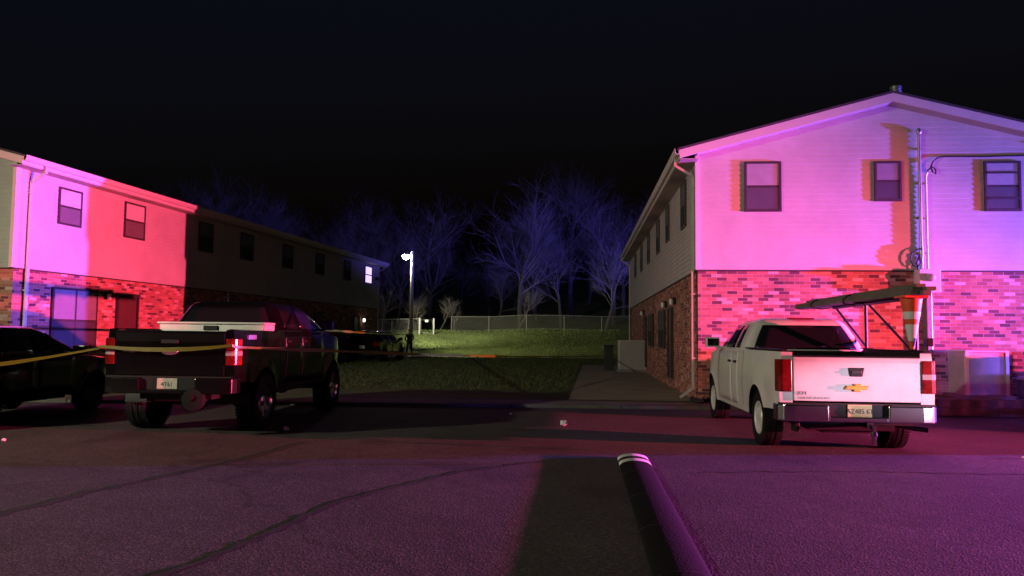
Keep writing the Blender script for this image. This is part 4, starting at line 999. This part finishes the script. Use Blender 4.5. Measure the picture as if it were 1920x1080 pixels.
# ------------------------------------------------------------------ the standing person
def person(loc, yaw, label):
    T = thing('person', loc, yaw, label, 'person')
    V = []; E = []; R = []
    def v(p, r, par=None):
        V.append(p); R.append(r); i = len(V) - 1
        if par is not None: E.append((par, i))
        return i
    pel = v((0, 0, .98), (.165, .13)); wa = v((0, .0, 1.12), (.15, .115), pel); ch = v((0, .0, 1.34), (.185, .135), wa); nb = v((0, .01, 1.48), (.09, .08), ch)
    nk = v((0, .0, 1.54), (.06, .06), nb); hd = v((0, -.01, 1.63), (.078, .092), nk); ht = v((0, -.005, 1.72), (.07, .085), hd); nose = v((0, -.105, 1.635), (.012, .014), hd)
    for s in (-1, 1):
        hip = v((s * .10, 0, .92), (.10, .10), pel); kn = v((s * .15, -.02, .50), (.068, .07), hip); an = v((s * .19, .02, .10), (.048, .05), kn); v((s * .205, -.15, .045), (.045, .035), an)
        sh = v((s * .19, .0, 1.43), (.075, .075), ch); el = v((s * .30, .03, 1.14), (.052, .052), sh); wr = v((s * .22, -.16, 1.02), (.034, .034), el)
        pm = v((s * .16, -.22, 1.00), (.036, .022), wr)
        for k in range(4):
            f1 = v((s * (.13 - .004 * k), -.255 - .004 * k, 1.03 - .022 * k), (.010, .010), pm); v((s * (.085 - .004 * k), -.262, 1.025 - .022 * k), (.008, .008), f1)
        t1 = v((s * .15, -.20, 1.05), (.011, .011), pm); v((s * .12, -.225, 1.075), (.009, .009), t1)
    me = bpy.data.meshes.new('body'); me.from_pydata(V, E, []); o = bpy.data.objects.new('body', me); COL.objects.link(o); o.parent = T
    sk = o.modifiers.new('skin', 'SKIN'); sk.use_smooth_shade = True
    for i, r_ in enumerate(R): me.skin_vertices[0].data[i].radius = r_
    me.skin_vertices[0].data[0].use_root = True
    sb = o.modifiers.new('sub', 'SUBSURF'); sb.levels = 1; sb.render_levels = 1
    dg = bpy.context.evaluated_depsgraph_get(); ev = o.evaluated_get(dg); m2 = bpy.data.meshes.new_from_object(ev)
    o.modifiers.clear(); o.data = m2; m2.materials.clear()
    for k in ('uniform', 'skin', 'rubber'): m2.materials.append(M[k])
    for p in m2.polygons:
        c = p.center
        p.material_index = 1 if (c.z > 1.515 or (c.y < -.17 and .93 < c.z < 1.1)) else (2 if c.z < .11 else 0)
        p.use_smooth = True
    q = MB(); q.lathe([(.089, 1.665), (.094, 1.70), (.085, 1.76), (.05, 1.795), (.01, 1.805)], 18)
    for i in range(len(q.v)): q.v[i].y = q.v[i].y * 1.12 + .008
    q.build('hair', M['hair'], T, smooth=True)
    q = MB(); q.lathe([(.175, .99), (.18, 1.0), (.18, 1.04), (.175, 1.05)], 22, cap=False)
    for i in range(len(q.v)): q.v[i].y *= .80
    q.build('duty_belt', M['plastic'], T, smooth=True)
    for s in (-1, 1):
        q = MB(); q.lathe([(.002, -.012), (.01, -.004), (.01, .004), (.002, .012)], 8, center=(s * .032, -.088, 1.66)); q.build('eye', M['plastic'], T, smooth=True)
    return T
person((-6.62, 49.0, zt(-6.62, 49) + .0), .25, 'person in a dark uniform standing on the path below the grass bank')

# ------------------------------------------------------------------ bare trees
def branch(mbT, mbC, p, d, ln, r, lev, rr, cap):
    n = 4 if lev < 2 else 3
    pts = [p]; q = p.copy(); dd = d.copy()
    for i in range(n):
        dd = (dd + Vector((rr.gauss(0, .16), rr.gauss(0, .16), rr.gauss(.05, .10)))).normalized(); q = q + dd * (ln / n); pts.append(q.copy())
    tgt = mbT if lev == 0 else mbC
    tgt.tube(pts, [r * (1 - .65 * i / n) for i in range(n + 1)], 7 if lev == 0 else (4 if lev < 2 else 3), cap=False)
    if lev >= cap: return
    kids_ = (13, 11, 10, 5)[lev]
    for k in range(kids_):
        t = rr.uniform(.35 if lev == 0 else .2, 1.0); idx = t * n; i = min(n - 1, int(idx)); b = pts[i].lerp(pts[i + 1], idx - i)
        az = rr.uniform(0, 2 * pi); sp_ = rr.uniform(.45, .95)
        base = (pts[i + 1] - pts[i]).normalized(); ort = base.orthogonal().normalized(); ort.rotate(Matrix.Rotation(az, 3, base))
        nd = (base * cos(sp_) + ort * sin(sp_) + Vector((0, 0, .15))).normalized()
        branch(mbT, mbC, b, nd, ln * rr.uniform(.42, .68) * (1.15 - .4 * t if lev == 0 else 1), max(.007, r * (1 - .6 * t) * rr.uniform(.30, .46)), lev + 1, rr, cap)
def make_tree(seed, h, label, group, name='bare_tree', cat='tree', cap=3):
    rr = random.Random(seed); a, b = MB(), MB()
    branch(a, b, Vector((0, 0, -.3)), Vector((rr.gauss(0, .05), rr.gauss(0, .05), 1)).normalized(), h * .62, h * .018, 0, rr, cap)
    T = thing(name, (0, 0, 0), 0, label, cat, group)
    a.build('trunk', M['bark'], T, smooth=True, fix=False); b.build('crown', M['twig'], T, fix=False)
    return T
TG = 'bare winter trees behind the fence'
protos = [make_tree(s, h, 'x', TG) for s, h in ((11, 15), (12, 13), (13, 16), (14, 12), (15, 14))]
spots = [(-37, 82), (-33, 78), (-31, 88), (-15.5, 90), (-12, 94), (-6.5, 96), (1.5, 92), (5, 96), (9.5, 93), (-2.6, 84), (-29, 72), (-27, 84), (-24, 76), (-21.5, 70), (-19, 80), (-17, 73), (-14.5, 68), (-13, 78), (-11, 71), (-9, 83), (-8, 74), (-5.5, 88), (-3, 92), (-1.5, 76), (.8, 70), (2.6, 79), (4.8, 73), (6.5, 82), (8.5, 69), (10.2, 76), (12.5, 84), (13.5, 72), (16, 78), (20, 70), (22, 60), (25, 66), (46, 64), (51, 70)]
TLAB = 'bare winter tree in the blue lit wood behind the fence'
used = set(); rt_ = random.Random(5)
for i, (x, y) in enumerate(spots):
    k = i % 5; t = protos[k] if k not in used else copy_tree(protos[k]); used.add(k)
    s = rt_.uniform(.8, 1.12) * (.55 if -6.6 < x < -1.2 else 1.0); t.location = (x, y, zt(x, y) - .1); t.rotation_euler = (0, 0, rt_.uniform(0, 6.28)); t.scale = (s, s, s * rt_.uniform(.9, 1.05)); t['label'] = TLAB
SGp = 'bare shrubs behind the fence'
sh = [make_tree(s, 4.2, 'bare shrub standing behind the chain link fence', SGp, 'bare_shrub', 'shrub', 2) for s in (31, 32)]
for i, (x, y) in enumerate([(-10.5, 61.5), (-9, 62.5), (-7.6, 61.2), (-6.0, 62.4), (-4.9, 63.8), (.5, 64.5), (-12, 63)]):
    t = sh[i] if i < 2 else copy_tree(sh[i % 2]); s = rt_.uniform(.7, 1.25); t.location = (x, y, zt(x, y)); t.rotation_euler = (0, 0, rt_.uniform(0, 6)); t.scale = (s * 1.3, s * 1.3, s)
